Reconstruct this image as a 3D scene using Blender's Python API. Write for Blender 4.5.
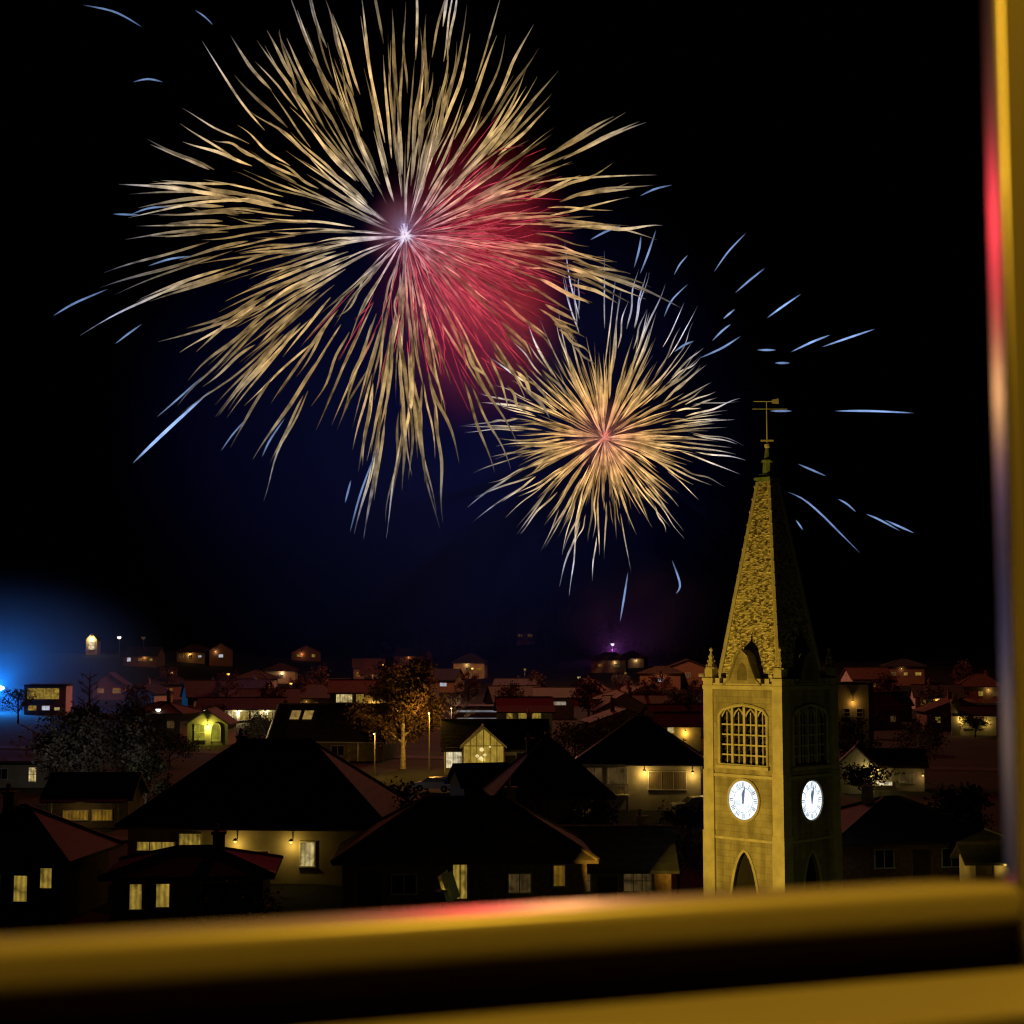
import bpy, bmesh, math, random
from mathutils import Vector, Matrix

# ------------------------------------------------------------------ clear
for o in list(bpy.data.objects):
    bpy.data.objects.remove(o, do_unlink=True)
S = bpy.context.scene
COL = S.collection
R = math.radians
rnd = random.Random(7)

# ------------------------------------------------------------------ camera
F = 1600.0                                   # focal length in pixels of a 1024 frame
PITCH = math.atan(138.0 / F)
CAMZ = 14.0
cam_d = bpy.data.cameras.new('camera')
cam = bpy.data.objects.new('camera', cam_d)
COL.objects.link(cam)
cam.location = (0, 0, CAMZ)
cam.rotation_euler = (R(90) + PITCH, 0, 0)
cam_d.sensor_width = 36.0
cam_d.lens = 36.0 * F / 1024.0
cam_d.clip_start = 0.05
cam_d.clip_end = 4000.0
cam_d.dof.use_dof = True
cam_d.dof.focus_distance = 30.0
cam_d.dof.aperture_fstop = 5.8
S.camera = cam

# ------------------------------------------------------------------ night sky, moonlight, exposure
W = bpy.data.worlds.new('World')
S.world = W
W.use_nodes = True
wn = W.node_tree
sky = wn.nodes.new('ShaderNodeTexSky')
sky.sky_type = 'NISHITA'
sky.sun_disc = False
sky.sun_elevation = R(-7.0)
sky.sun_rotation = R(200)
wn.links.new(sky.outputs[0], wn.nodes['Background'].inputs[0])
wn.nodes['Background'].inputs[1].default_value = 0.02
moon_d = bpy.data.lights.new('moonlight', 'SUN')
moon = bpy.data.objects.new('moonlight', moon_d)
COL.objects.link(moon)
moon_d.energy = 0.004
moon_d.angle = R(0.5)
moon_d.color = (0.7, 0.8, 1.0)
moon.rotation_euler = (R(50), 0, R(200))
S.view_settings.view_transform = 'Standard'
S.view_settings.look = 'None'
S.view_settings.exposure = 0.0
S.view_settings.gamma = 1.0
S.cycles.use_denoising = True
S.cycles.max_bounces = 4
S.cycles.diffuse_bounces = 2
S.cycles.glossy_bounces = 2
S.cycles.volume_bounces = 0
S.cycles.sample_clamp_indirect = 3.0
S.cycles.volume_step_rate = 1.0
S.cycles.filter_width = 1.2


def P(px, py, Y):
    """world point seen at that pixel at depth Y (metres ahead of the camera)"""
    u, v = (px - 512) / F, (512 - py) / F
    y = math.cos(PITCH) - v * math.sin(PITCH)
    z = math.sin(PITCH) + v * math.cos(PITCH)
    k = Y / y
    return Vector((u * k, Y, CAMZ + z * k))


def X(px, Y):
    return (px - 512) / F * Y


def ss(a, b, x):
    t = min(1, max(0, (x - a) / (b - a)))
    return t * t * (3 - 2 * t)


def terrain(x, y):
    h = 11.0 * ss(300, 820, y)
    h += 17.0 * math.exp(-((x - 16) / 38) ** 2 - ((y - 800) / 110) ** 2)
    h += 6.0 * math.exp(-((x + 150) / 60) ** 2 - ((y - 620) / 70) ** 2)
    h += 5.0 * math.exp(-((x - 110) / 60) ** 2 - ((y - 520) / 120) ** 2)
    h -= 5.0 * math.exp(-((x - 16) / 12) ** 2 - ((y - 88) / 20) ** 2)
    h += 0.5 * math.sin(x * 0.021 + 1) * math.sin(y * 0.017) * ss(160, 300, y)
    return h

# ------------------------------------------------------------------ materials
MATS = {}


def mat(name, col, rough=0.8, var=0.25, scale=3.0, bump=0.0, bscale=20.0, spec=0.3, pattern=None, metal=0.0):
    if name in MATS:
        return MATS[name]
    m = bpy.data.materials.new(name)
    m.use_nodes = True
    nt = m.node_tree
    b = nt.nodes['Principled BSDF']
    b.inputs['Roughness'].default_value = rough
    b.inputs['Specular IOR Level'].default_value = spec
    b.inputs['Metallic'].default_value = metal
    tc = nt.nodes.new('ShaderNodeTexCoord')
    n = nt.nodes.new('ShaderNodeTexNoise')
    n.inputs['Scale'].default_value = scale
    n.inputs['Detail'].default_value = 6
    nt.links.new(tc.outputs['Object'], n.inputs['Vector'])
    r = nt.nodes.new('ShaderNodeValToRGB')
    r.color_ramp.elements[0].position = 0.3
    r.color_ramp.elements[1].position = 0.7
    r.color_ramp.elements[0].color = tuple(c * (1 - var) for c in col) + (1,)
    r.color_ramp.elements[1].color = tuple(min(1, c * (1 + var)) for c in col) + (1,)
    nt.links.new(n.outputs['Fac'], r.inputs['Fac'])
    out = r.outputs['Color']
    hsrc = None
    if pattern == 'tile':            # courses of roof tiles
        br = nt.nodes.new('ShaderNodeTexWave')
        br.wave_type = 'BANDS'
        br.bands_direction = 'Z'
        br.wave_profile = 'SAW'
        br.inputs['Scale'].default_value = 0.75
        br.inputs['Distortion'].default_value = 0.4
        nt.links.new(tc.outputs['Object'], br.inputs['Vector'])
        hsrc = br.outputs['Fac']
    elif pattern == 'board':
        br = nt.nodes.new('ShaderNodeTexWave')
        br.wave_type = 'BANDS'
        br.bands_direction = 'X'
        br.wave_profile = 'SAW'
        br.inputs['Scale'].default_value = 1.6
        br.inputs['Distortion'].default_value = 0.1
        nt.links.new(tc.outputs['Object'], br.inputs['Vector'])
        hsrc = br.outputs['Fac']
    if pattern:
        mx = nt.nodes.new('ShaderNodeMix')
        mx.data_type = 'RGBA'
        mx.blend_type = 'MULTIPLY'
        mx.inputs['Factor'].default_value = 0.35
        nt.links.new(out, mx.inputs['A'])
        nt.links.new(hsrc, mx.inputs['B'])
        out = mx.outputs['Result']
    nt.links.new(out, b.inputs['Base Color'])
    if bump > 0 or pattern:
        bp = nt.nodes.new('ShaderNodeBump')
        bp.inputs['Strength'].default_value = max(bump, 0.3)
        bp.inputs['Distance'].default_value = 0.03
        if hsrc is None:
            n2 = nt.nodes.new('ShaderNodeTexNoise')
            n2.inputs['Scale'].default_value = bscale
            n2.inputs['Detail'].default_value = 4
            nt.links.new(tc.outputs['Object'], n2.inputs['Vector'])
            hsrc = n2.outputs['Fac']
        nt.links.new(hsrc, bp.inputs['Height'])
        nt.links.new(bp.outputs['Normal'], b.inputs['Normal'])
    MATS[name] = m
    return m


def lit(name, col, strength, var=0.5, scale=1.2, curtain=0.0, sample=False):
    """a lit window, a lamp lens: emission with the unevenness of a room behind it"""
    if name in MATS:
        return MATS[name]
    m = bpy.data.materials.new(name)
    m.use_nodes = True
    nt = m.node_tree
    b = nt.nodes['Principled BSDF']
    b.inputs['Base Color'].default_value = (0.05, 0.05, 0.05, 1)
    b.inputs['Roughness'].default_value = 0.2
    tc = nt.nodes.new('ShaderNodeTexCoord')
    n = nt.nodes.new('ShaderNodeTexNoise')
    n.inputs['Scale'].default_value = scale
    n.inputs['Detail'].default_value = 4
    n.inputs['Distortion'].default_value = .6
    nt.links.new(tc.outputs['Object'], n.inputs['Vector'])
    mr = nt.nodes.new('ShaderNodeMapRange')
    mr.inputs['From Min'].default_value = 0.3
    mr.inputs['From Max'].default_value = 0.7
    mr.inputs['To Min'].default_value = strength * (1 - var)
    mr.inputs['To Max'].default_value = strength * (1 + var)
    nt.links.new(n.outputs['Fac'], mr.inputs['Value'])
    out = mr.outputs['Result']
    if curtain > 0:
        wv = nt.nodes.new('ShaderNodeTexWave')
        wv.bands_direction = 'X'
        wv.inputs['Scale'].default_value = 1.1
        wv.inputs['Distortion'].default_value = 1.5
        nt.links.new(tc.outputs['Object'], wv.inputs['Vector'])
        mc = nt.nodes.new('ShaderNodeMapRange')
        mc.inputs['To Min'].default_value = 1 - curtain
        nt.links.new(wv.outputs['Fac'], mc.inputs['Value'])
        mm = nt.nodes.new('ShaderNodeMath')
        mm.operation = 'MULTIPLY'
        nt.links.new(out, mm.inputs[0])
        nt.links.new(mc.outputs['Result'], mm.inputs[1])
        out = mm.outputs[0]
    b.inputs['Emission Color'].default_value = tuple(col) + (1,)
    nt.links.new(out, b.inputs['Emission Strength'])
    if not sample:
        m.cycles.emission_sampling = 'NONE'
    MATS[name] = m
    return m


GROUND = mat('ground_soil', (0.013, 0.014, 0.010), 0.95, 0.5, 0.2, 0.3, 3)
ASPHALT = mat('asphalt', (0.05, 0.05, 0.05), 0.85, 0.3, 0.6, 0.2, 30)
PAVING = mat('paving', (0.14, 0.13, 0.12), 0.85, 0.3, 0.8, 0.2, 20)
PLASTER = mat('cream_plaster', (0.50, 0.46, 0.38), 0.85, 0.2, 0.9, 0.15, 30)
PLASTERW = mat('white_plaster', (0.66, 0.64, 0.60), 0.85, 0.15, 0.9, 0.15, 30)
BRICKW = mat('brown_brick', (0.24, 0.15, 0.10), 0.9, 0.35, 4.0, 0.3, 25)
BOARDS = mat('timber_boards', (0.30, 0.24, 0.17), 0.8, 0.25, 1.5, 0.2, 20, pattern='board')
SLATE = mat('slate_roof', (0.045, 0.045, 0.05), 0.75, 0.35, 2.0, 0.3, pattern='tile')
TILE = mat('red_tile_roof', (0.11, 0.055, 0.04), 0.8, 0.35, 2.0, 0.3, pattern='tile')
BROWNROOF = mat('brown_tile_roof', (0.08, 0.055, 0.04), 0.8, 0.35, 2.0, 0.3, pattern='tile')
WHITEPAINT = mat('white_paint', (0.72, 0.71, 0.68), 0.55, 0.08, 2.0)
DARKWOOD = mat('dark_wood', (0.06, 0.045, 0.03), 0.7, 0.3, 3.0)
METAL = mat('grey_metal', (0.20, 0.20, 0.21), 0.5, 0.15, 5.0, metal=0.6)
PALEMETAL = mat('pale_metal', (.62, .62, .58), .5, .1, 5.0)
GLASSD = mat('dark_glass', (0.02, 0.02, 0.025), 0.12, 0.1, 1.0, spec=0.5)
BARK = mat('bark', (0.09, 0.07, 0.05), 0.9, 0.4, 4.0, 0.4, 18)
BIRCHBARK = mat('birch_bark', (0.42, 0.38, 0.32), 0.85, 0.5, 3.0, 0.3, 14)
LEAF = mat('foliage_dark', (0.045, 0.055, 0.03), 0.8, 0.4, 0.8)
LEAFB = mat('foliage_birch', (0.12, 0.072, 0.035), 0.75, 0.45, 0.8)
LEAFG = mat('foliage_grey', (0.11, 0.105, 0.095), 0.8, 0.35, 0.6)
LEAFR = mat('foliage_russet', (0.10, 0.055, 0.035), 0.8, 0.4, 0.8)

WYEL = lit('window_yellow', (1.0, 0.66, 0.10), 0.25, 0.75, 1.5, 0.45)
WAMB = lit('window_amber', (1.0, 0.52, 0.05), 0.16, 0.6, 1.2, 0.4)
WWARM = lit('window_warm_white', (1.0, 0.78, 0.32), 0.5, 0.75, 1.4, 0.45)
WDIM = lit('window_dim', (1.0, 0.6, 0.2), 0.05, 0.7, 1.4, 0.3)
WGREEN = lit('window_green_yellow', (0.85, 0.80, 0.08), 0.30, 0.5, 0.9, 0.3)
WWHITE = lit('window_white', (1.0, 0.86, 0.52), 0.75, 0.7, 1.3, 0.3)
WCOLD = lit('window_cold', (0.75, 0.82, 1.0), 0.5, 0.5, 0.8)
LAMPW = lit('lamp_white', (1.0, 0.93, 0.8), 2.5, 0.1, 1.0)
LAMPS = lit('lamp_sodium', (1.0, 0.6, 0.12), 1.6, 0.1, 1.0)
LAMPB = lit('lamp_blue', (0.6, 0.72, 1.0), 6.0, 0.1, 1.0)
LAMPV = lit('lamp_violet', (0.75, 0.7, 1.0), 2.0, 0.1, 1.0)

# ------------------------------------------------------------------ mesh helpers


class MB:
    def __init__(self):
        self.v, self.f = [], []

    def quad(self, *p):
        n = len(self.v)
        self.v += [tuple(q) for q in p]
        self.f.append(tuple(range(n, n + len(p))))

    def box(self, x0, x1, y0, y1, z0, z1, M=None):
        c = [(x0, y0, z0), (x1, y0, z0), (x1, y1, z0), (x0, y1, z0), (x0, y0, z1), (x1, y0, z1), (x1, y1, z1), (x0, y1, z1)]
        if M is not None:
            c = [tuple(M @ Vector(q)) for q in c]
        n = len(self.v)
        self.v += c
        for f in ((0, 3, 2, 1), (4, 5, 6, 7), (0, 1, 5, 4), (1, 2, 6, 5), (2, 3, 7, 6), (3, 0, 4, 7)):
            self.f.append(tuple(n + i for i in f))

    def tube(self, pts, rad, n=6, cap=True):
        pts = [Vector(p) for p in pts]
        if not isinstance(rad, (list, tuple)):
            rad = [rad] * len(pts)
        base = len(self.v)
        ref = None
        for i, p in enumerate(pts):
            t = (pts[min(i + 1, len(pts) - 1)] - pts[max(i - 1, 0)])
            t = t.normalized() if t.length > 1e-9 else Vector((0, 0, 1))
            if ref is None:
                a = Vector((0, 0, 1)) if abs(t.z) < 0.9 else Vector((1, 0, 0))
                ref = t.cross(a).normalized()
            ref = (ref - t * ref.dot(t)).normalized()
            bn = t.cross(ref)
            for k in range(n):
                a = 2 * math.pi * k / n
                self.v.append(tuple(p + (ref * math.cos(a) + bn * math.sin(a)) * rad[i]))
        for i in range(len(pts) - 1):
            for k in range(n):
                a, b = base + i * n + k, base + i * n + (k + 1) % n
                self.f.append((a, b, b + n, a + n))
        if cap:
            self.f.append(tuple(base + k for k in range(n))[::-1])
            e = base + (len(pts) - 1) * n
            self.f.append(tuple(e + k for k in range(n)))

    def lathe(self, prof, n=12, c=(0, 0, 0)):
        base = len(self.v)
        for r, z in prof:
            for k in range(n):
                a = 2 * math.pi * (k + 0.5) / n
                self.v.append((c[0] + r * math.cos(a), c[1] + r * math.sin(a), c[2] + z))
        for i in range(len(prof) - 1):
            for k in range(n):
                a, b = base + i * n + k, base + i * n + (k + 1) % n
                self.f.append((a, b, b + n, a + n))
        self.f.append(tuple(base + k for k in range(n))[::-1])
        e = base + (len(prof) - 1) * n
        self.f.append(tuple(e + k for k in range(n)))

    def build(self, name, m, parent=None, smooth=False, loc=None):
        me = bpy.data.meshes.new(name)
        me.from_pydata([tuple(q) for q in self.v], [], self.f)
        me.validate()
        bm = bmesh.new()
        bm.from_mesh(me)
        bmesh.ops.recalc_face_normals(bm, faces=bm.faces)
        bm.to_mesh(me)
        bm.free()
        if smooth:
            for p in me.polygons:
                p.use_smooth = True
        if m:
            me.materials.append(m)
        o = bpy.data.objects.new(name, me)
        COL.objects.link(o)
        if parent:
            o.parent = parent
        if loc is not None:
            o.location = loc
        return o


def tag(o, label=None, cat=None, group=None, kind=None):
    if label:
        o['label'] = label
    if cat:
        o['category'] = cat
    if group:
        o['group'] = group
    if kind:
        o['kind'] = kind
    return o


def thing(name, label, cat, loc=(0, 0, 0), rz=0.0, group=None):
    o = bpy.data.objects.new(name, None)
    COL.objects.link(o)
    o.location = loc
    o.rotation_euler = (0, 0, rz)
    o.empty_display_size = 0.3
    return tag(o, label, cat, group)


def light(name, kind, loc, power, col, parent=None, size=0.0):
    d = bpy.data.lights.new(name, kind)
    d.energy = power
    d.color = col
    if kind in ('POINT', 'SPOT'):
        d.shadow_soft_size = size
    o = bpy.data.objects.new(name, d)
    COL.objects.link(o)
    o.location = loc
    if parent:
        o.parent = parent
    return o


def copy_tree(o, parent=None):
    c = o.copy()
    COL.objects.link(c)
    c.parent = parent
    for ch in list(o.children):
        copy_tree(ch, c)
    return c

# ------------------------------------------------------------------ ground, road
gb = MB()
ys = [-40 + 10 * i for i in range(25)] + [210 * 1.05 ** i for i in range(1, 44)]
xs = sorted(set([-1500, -1100, -800] + [-600 + 12 * i for i in range(101)] + [800, 1100, 1500]))
idx = {}
for j, y in enumerate(ys):
    for i, x in enumerate(xs):
        idx[i, j] = len(gb.v)
        gb.v.append((x, y, terrain(x, y)))
for j in range(len(ys) - 1):
    for i in range(len(xs) - 1):
        gb.f.append((idx[i, j], idx[i + 1, j], idx[i + 1, j + 1], idx[i, j + 1]))
tag(gb.build('ground', GROUND, smooth=True), kind='structure')


def strip(name, pts, w, dz, m, n=40):
    b = MB()
    pr = None
    for k in range(n + 1):
        t = k / n
        y = pts[0][1] + (pts[1][1] - pts[0][1]) * t
        x = pts[0][0] + (pts[1][0] - pts[0][0]) * t
        d = Vector((pts[1][0] - pts[0][0], pts[1][1] - pts[0][1], 0)).normalized()
        nn = Vector((-d.y, d.x, 0)) * w / 2
        z = max(terrain(x, y), terrain(x + nn.x, y + nn.y), terrain(x - nn.x, y - nn.y)) + dz
        a, c = (x + nn.x, y + nn.y, z), (x - nn.x, y - nn.y, z)
        if pr:
            b.quad(pr[0], pr[1], c, a)
        pr = (a, c)
    return tag(b.build(name, m), kind='structure')


strip('road', ((-90, 122), (95, 128)), 6.0, 0.05, ASPHALT)
strip('pavement', ((-90, 117.6), (95, 123.6)), 2.4, 0.17, PAVING)
strip('road', ((-75, 232), (80, 182)), 5.5, 0.06, ASPHALT)

# ------------------------------------------------------------------ houses
FACES = {'f': (0, lambda w, d: d / 2), 'r': (R(90), lambda w, d: w / 2), 'b': (R(180), lambda w, d: d / 2), 'l': (R(-90), lambda w, d: w / 2)}


def face_matrix(face, w, d):
    """local frame of a facade: x along it, -y outwards"""
    a, dist = FACES[face]
    return Matrix.Rotation(a, 4, 'Z') @ Matrix.Translation((0, -dist(w, d), 0))


def window(root, M, u, z, ww, hh, pm, nx=1, ny=1, fm=None, dy=0.0, arch=False, label=None):
    """frame with sill and mullions proud of the wall, pane a little behind the frame"""
    fm = fm or WHITEPAINT
    f = MB()
    t = 0.07
    x0, x1, z0, z1 = u - ww / 2, u + ww / 2, z - hh / 2, z + hh / 2
    a, b_ = -0.075 + dy, 0.05 + dy
    f.box(x0 - t, x0, a, b_, z0, z1, M)
    f.box(x1, x1 + t, a, b_, z0, z1, M)
    f.box(x0 - t, x1 + t, a, b_, z1, z1 + t, M)
    f.box(x0 - t - 0.05, x1 + t + 0.05, a - 0.06, b_, z0 - t, z0, M)
    for i in range(1, nx):
        xx = x0 + ww * i / nx
        f.box(xx - 0.03, xx + 0.03, a + 0.012, b_ - 0.01, z0, z1, M)
    for i in range(1, ny):
        zz = z0 + hh * i / ny
        f.box(x0, x1, a + 0.02, b_ - 0.01, zz - 0.025, zz + 0.025, M)
    fo = f.build('window', fm, root)
    p = MB()
    p.box(x0, x1, -0.03 + dy, 0.03 + dy, z0, z1, M)
    p.build('pane', pm, fo)
    if label:
        fo['label'] = label
    return fo


def gable_wall(b, w, d, he, hr, along, x0=0, y0=0, zb=-1.0):
    """walls with gable ends, open at top under the roof"""
    X0, X1, Y0, Y1 = x0 - w / 2, x0 + w / 2, y0 - d / 2, y0 + d / 2
    if along == 'x':
        b.quad((X0, Y0, zb), (X1, Y0, zb), (X1, Y0, he), (X0, Y0, he))
        b.quad((X1, Y1, zb), (X0, Y1, zb), (X0, Y1, he), (X1, Y1, he))
        for x in (X0, X1):
            b.quad((x, Y0, zb), (x, Y1, zb), (x, Y1, he), (x, y0, he + hr), (x, Y0, he))
    elif along == 'y':
        b.quad((X0, Y0, zb), (X0, Y1, zb), (X0, Y1, he), (X0, Y0, he))
        b.quad((X1, Y1, zb), (X1, Y0, zb), (X1, Y0, he), (X1, Y1, he))
        for y in (Y0, Y1):
            b.quad((X0, y, zb), (X1, y, zb), (X1, y, he), (x0, y, he + hr), (X0, y, he))
    else:
        b.quad((X0, Y0, zb), (X1, Y0, zb), (X1, Y0, he), (X0, Y0, he))
        b.quad((X1, Y0, zb), (X1, Y1, zb), (X1, Y1, he), (X1, Y0, he))
        b.quad((X1, Y1, zb), (X0, Y1, zb), (X0, Y1, he), (X1, Y1, he))
        b.quad((X0, Y1, zb), (X0, Y0, zb), (X0, Y0, he), (X0, Y1, he))


def gable_roof(b, w, d, he, hr, along, x0=0, y0=0, ov=0.45, t=0.2):
    def prism(prof, e0, e1, f):
        n = len(prof)
        A = [f(p, e0) for p in prof]
        B = [f(p, e1) for p in prof]
        b.quad(*A)
        b.quad(*B[::-1])
        for i in range(n):
            j = (i + 1) % n
            b.quad(A[i], A[j], B[j], B[i])
    hw = (d if along == 'x' else w) / 2
    sl = hr / hw
    g = 0.01
    # two slabs meeting at the ridge
    for s in (-1, 1):
        prof = [(s * (hw + ov), he - ov * sl + g), (0, he + hr + g), (0, he + hr + t), (s * (hw + ov), he - ov * sl + t)]
        if along == 'x':
            prism(prof, x0 - w / 2 - ov, x0 + w / 2 + ov, lambda p, e: (e, y0 + p[0], p[1]))
        else:
            prism(prof, y0 - d / 2 - ov, y0 + d / 2 + ov, lambda p, e: (x0 + p[0], e, p[1]))
    # ridge cap
    if along == 'x':
        b.tube([(x0 - w / 2 - ov, y0, he + hr + t), (x0 + w / 2 + ov, y0, he + hr + t)], 0.12, 6)
    else:
        b.tube([(x0, y0 - d / 2 - ov, he + hr + t), (x0, y0 + d / 2 + ov, he + hr + t)], 0.12, 6)


def hip_roof(b, w, d, he, hr, x0=0, y0=0, ov=0.6, ridge=None):
    X0, X1, Y0, Y1 = x0 - w / 2 - ov, x0 + w / 2 + ov, y0 - d / 2 - ov, y0 + d / 2 + ov
    rl = max(0.3, (w - d)) if ridge is None else ridge
    z0, z1, z2 = he + 0.01, he + 0.2, he + hr
    A, B, C, D = (X0, Y0, z1), (X1, Y0, z1), (X1, Y1, z1), (X0, Y1, z1)
    a, b2, c, d2 = (X0, Y0, z0), (X1, Y0, z0), (X1, Y1, z0), (X0, Y1, z0)
    E, G = (x0 - rl / 2, y0, z2), (x0 + rl / 2, y0, z2)
    b.quad(A, B, G, E)
    b.quad(C, D, E, G)
    b.quad(B, C, G)
    b.quad(D, A, E)
    for p, q, r, s in ((a, b2, B, A), (b2, c, C, B), (c, d2, D, C), (d2, a, A, D)):
        b.quad(p, q, r, s)
    b.quad(a, d2, c, b2)
    for p, q in ((A, E), (B, G), (C, G), (D, E), (E, G)):
        b.tube([p, q], 0.13, 5)


def gutter(root, w, d, he, m=WHITEPAINT, ov=0.6, name='gutter'):
    g = MB()
    o = ov + 0.06
    g.box(-w / 2 - o - .05, w / 2 + o + .05, -d / 2 - o - 0.06, -d / 2 - ov - .004, he + 0.0, he + 0.14)
    g.box(w / 2 + ov + .004, w / 2 + o + 0.06, -d / 2 - ov, d / 2 + ov, he + 0.0, he + 0.14)
    g.box(-w / 2 - o - 0.06, -w / 2 - ov - .004, -d / 2 - ov, d / 2 + ov, he + 0.0, he + 0.14)
    return g.build(name, m, root)


def bargeboards(root, w, d, he, hr, x0, yf, ov=0.45, m=WHITEPAINT):
    """pale boards along a front gable's edges"""
    hw = w / 2
    sl = hr / hw
    b = MB()
    y0, y1 = yf - ov - 0.07, yf - ov - 0.004
    for s in (-1, 1):
        A = (x0 + s * (hw + ov), he - ov * sl - 0.05)
        B = (x0, he + hr - 0.05)
        pr = [(A[0], A[1]), (B[0], B[1]), (B[0], B[1] + 0.24), (A[0], A[1] + 0.24)]
        f1 = [(p[0], y0, p[1]) for p in pr]
        f2 = [(p[0], y1, p[1]) for p in pr]
        b.quad(*f1)
        b.quad(*f2[::-1])
        for i in range(4):
            j = (i + 1) % 4
            b.quad(f1[i], f2[i], f2[j], f1[j])
    return b.build('bargeboard', m, root)


def chimney(parent, x, y, z0, z1, s=0.6):
    c = MB()
    c.box(x - s / 2, x + s / 2, y - s / 2, y + s / 2, z0, z1)
    c.box(x - s / 2 - .08, x + s / 2 + .08, y - s / 2 - .08, y + s / 2 + .08, z1, z1 + .15)
    c.lathe([(0.13, 0), (0.11, 0.4)], 8, (x - .12, y, z1 + .15))
    return c.build('chimney', BRICKW, parent)


def door(root, M, u, w=0.95, h=2.05, m=None):
    d = MB()
    d.box(u - w / 2 - .1, u - w / 2, -.07, .05, 0, h, M)
    d.box(u + w / 2, u + w / 2 + .1, -.07, .05, 0, h, M)
    d.box(u - w / 2 - .1, u + w / 2 + .1, -.07, .05, h, h + .1, M)
    d.box(u - w / 2, u + w / 2, -.04, .05, 0, h, M)
    for zz in (0.25, 1.15):
        d.box(u - w / 2 + .15, u + w / 2 - .15, -.055, -.03, zz, zz + .7, M)
    o = d.build('door', m or DARKWOOD, root)
    h_ = MB()
    h_.tube([M @ Vector((u + w / 2 - .1, -.10, 1.0)), M @ Vector((u + w / 2 - .24, -.10, 1.0))], .02, 6)
    h_.build('handle', METAL, o)
    return o


def porch_lamp(root, M, u, z, power, col=(1.0, 0.62, 0.10), lens=None, out=0.55):
    b = MB()
    b.tube([M @ Vector((u, 0, z)), M @ Vector((u, -out + .1, z + .1)), M @ Vector((u, -out, z))], .03, 6)
    c = M @ Vector((u, -out, z))
    b.lathe([(0.16, -0.02), (0.10, 0.08), (0.02, 0.13)], 8, tuple(c))
    o = b.build('porch_lamp', METAL, root)
    g = MB()
    g.lathe([(0.03, -0.16), (0.09, -0.12), (0.10, -0.03), (0.05, -0.022)], 8, tuple(c))
    g.build('bulb', lens or LAMPS, o)
    light('porch_light', 'POINT', c + Vector((0, 0, -0.35)), power, col, o, 0.05)
    return o


def house(name, label, px, Y, rot, w, d, he, roof, hr, wm, rm, wins=(), lamps=(), doors=(), chim=None, gut=False, ridge=None, cat='house', group=None, z=None, barge=False):
    x = X(px, Y)
    yc = Y + d / 2
    x *= 1.0
    base = terrain(x, yc) if z is None else z
    root = thing(name, label, cat, (x, yc, base), R(rot), group)
    wb = MB()
    gable_wall(wb, w, d, he, hr, roof if roof in 'xy' else 'n')
    wb.build('wall', wm, root)
    rb = MB()
    if roof == 'hip':
        hip_roof(rb, w, d, he, hr, ridge=ridge)
    elif roof == 'flat':
        rb.box(-w / 2 - .15, w / 2 + .15, -d / 2 - .15, d / 2 + .15, he, he + .3)
        rb.box(-w / 2 + .4, w / 2 - .4, -d / 2 + .4, d / 2 - .4, he + .3, he + .36)
    else:
        gable_roof(rb, w, d, he, hr, roof)
    ro = rb.build('roof', rm, root)
    if roof == 'y' and barge:
        bargeboards(root, w, d, he, hr, 0, -d / 2)
    if chim:
        chimney(ro, *chim)
    if gut:
        gutter(root, w, d, he)
    for wi in wins:
        face, u, zz, ww, hh, pm = wi[:6]
        nx, ny = (wi[6], wi[7]) if len(wi) > 7 else (1, 1)
        window(root, face_matrix(face, w, d), u, zz, ww, hh, pm, nx, ny)
    for la in lamps:
        porch_lamp(root, face_matrix(la[0], w, d), *la[1:])
    for da in doors:
        door(root, face_matrix(da[0], w, d), da[1])
    return root


# --- nearest row -------------------------------------------------------
G = house('hip_roofed_house', 'large near house with a broad dark hipped roof above lit yellow walls', 264, 98, -4, 15.5, 12, 3.2, 'hip', 5.0, PLASTER, BROWNROOF,
          wins=[('f', -3.9, 2.35, 1.3, 1.1, WYEL), ('f', -6.0, 2.15, 2.3, 0.5, WYEL, 3, 1), ('f', 3.3, 1.75, 0.85, 1.4, WWARM, 1, 1), ('f', 0.4, 1.3, 1.0, 1.2, GLASSD, 2, 1), ('r', 0, 1.7, 1.2, 1.2, GLASSD, 2, 1)],
          doors=[('f', 6.0)], chim=(-2.5, 1.2, 6.2, 8.3), gut=True, ridge=4.5)
# two plastered bays that catch the lamps
for (u0, u1) in ((-1.35, 0.95), (2.15, 4.55)):
    pass
Mf = face_matrix('f', 15.5, 12)
porch_lamp(G, Mf, 2.4, 2.6, 22)
porch_lamp(G, Mf, -1.0, 2.6, 24)

house('low_hip_house', 'low dark house with two tall narrow lit windows in front of the broad hipped roof', 188, 83, 5, 7.6, 6, 2.35, 'hip', 1.25, BRICKW, SLATE,
      wins=[('f', -2.6, 1.5, 0.6, 1.25, WYEL, 1, 1), ('f', -1.25, 1.55, 0.65, 1.15, WYEL, 1, 1), ('f', 1.4, 1.6, 1.4, 1.1, GLASSD, 2, 1)], doors=[('f', 2.9)], lamps=(), chim=(1.2, .6, 2.9, 4.2))
house('corner_house', 'near dark house at the corner with three small amber windows low above the sill', 10, 84, -6, 7, 7, 3.0, 'hip', 2.6, BRICKW, SLATE,
      wins=[('f', -0.2, 1.8, 1.0, 1.3, WAMB, 2, 1), ('f', 1.4, 1.75, 0.7, 1.3, WYEL, 1, 1), ('f', 2.75, 2.3, 0.6, 1.0, WYEL, 1, 1)], chim=(-1, .5, 4.2, 6.2))
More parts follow.
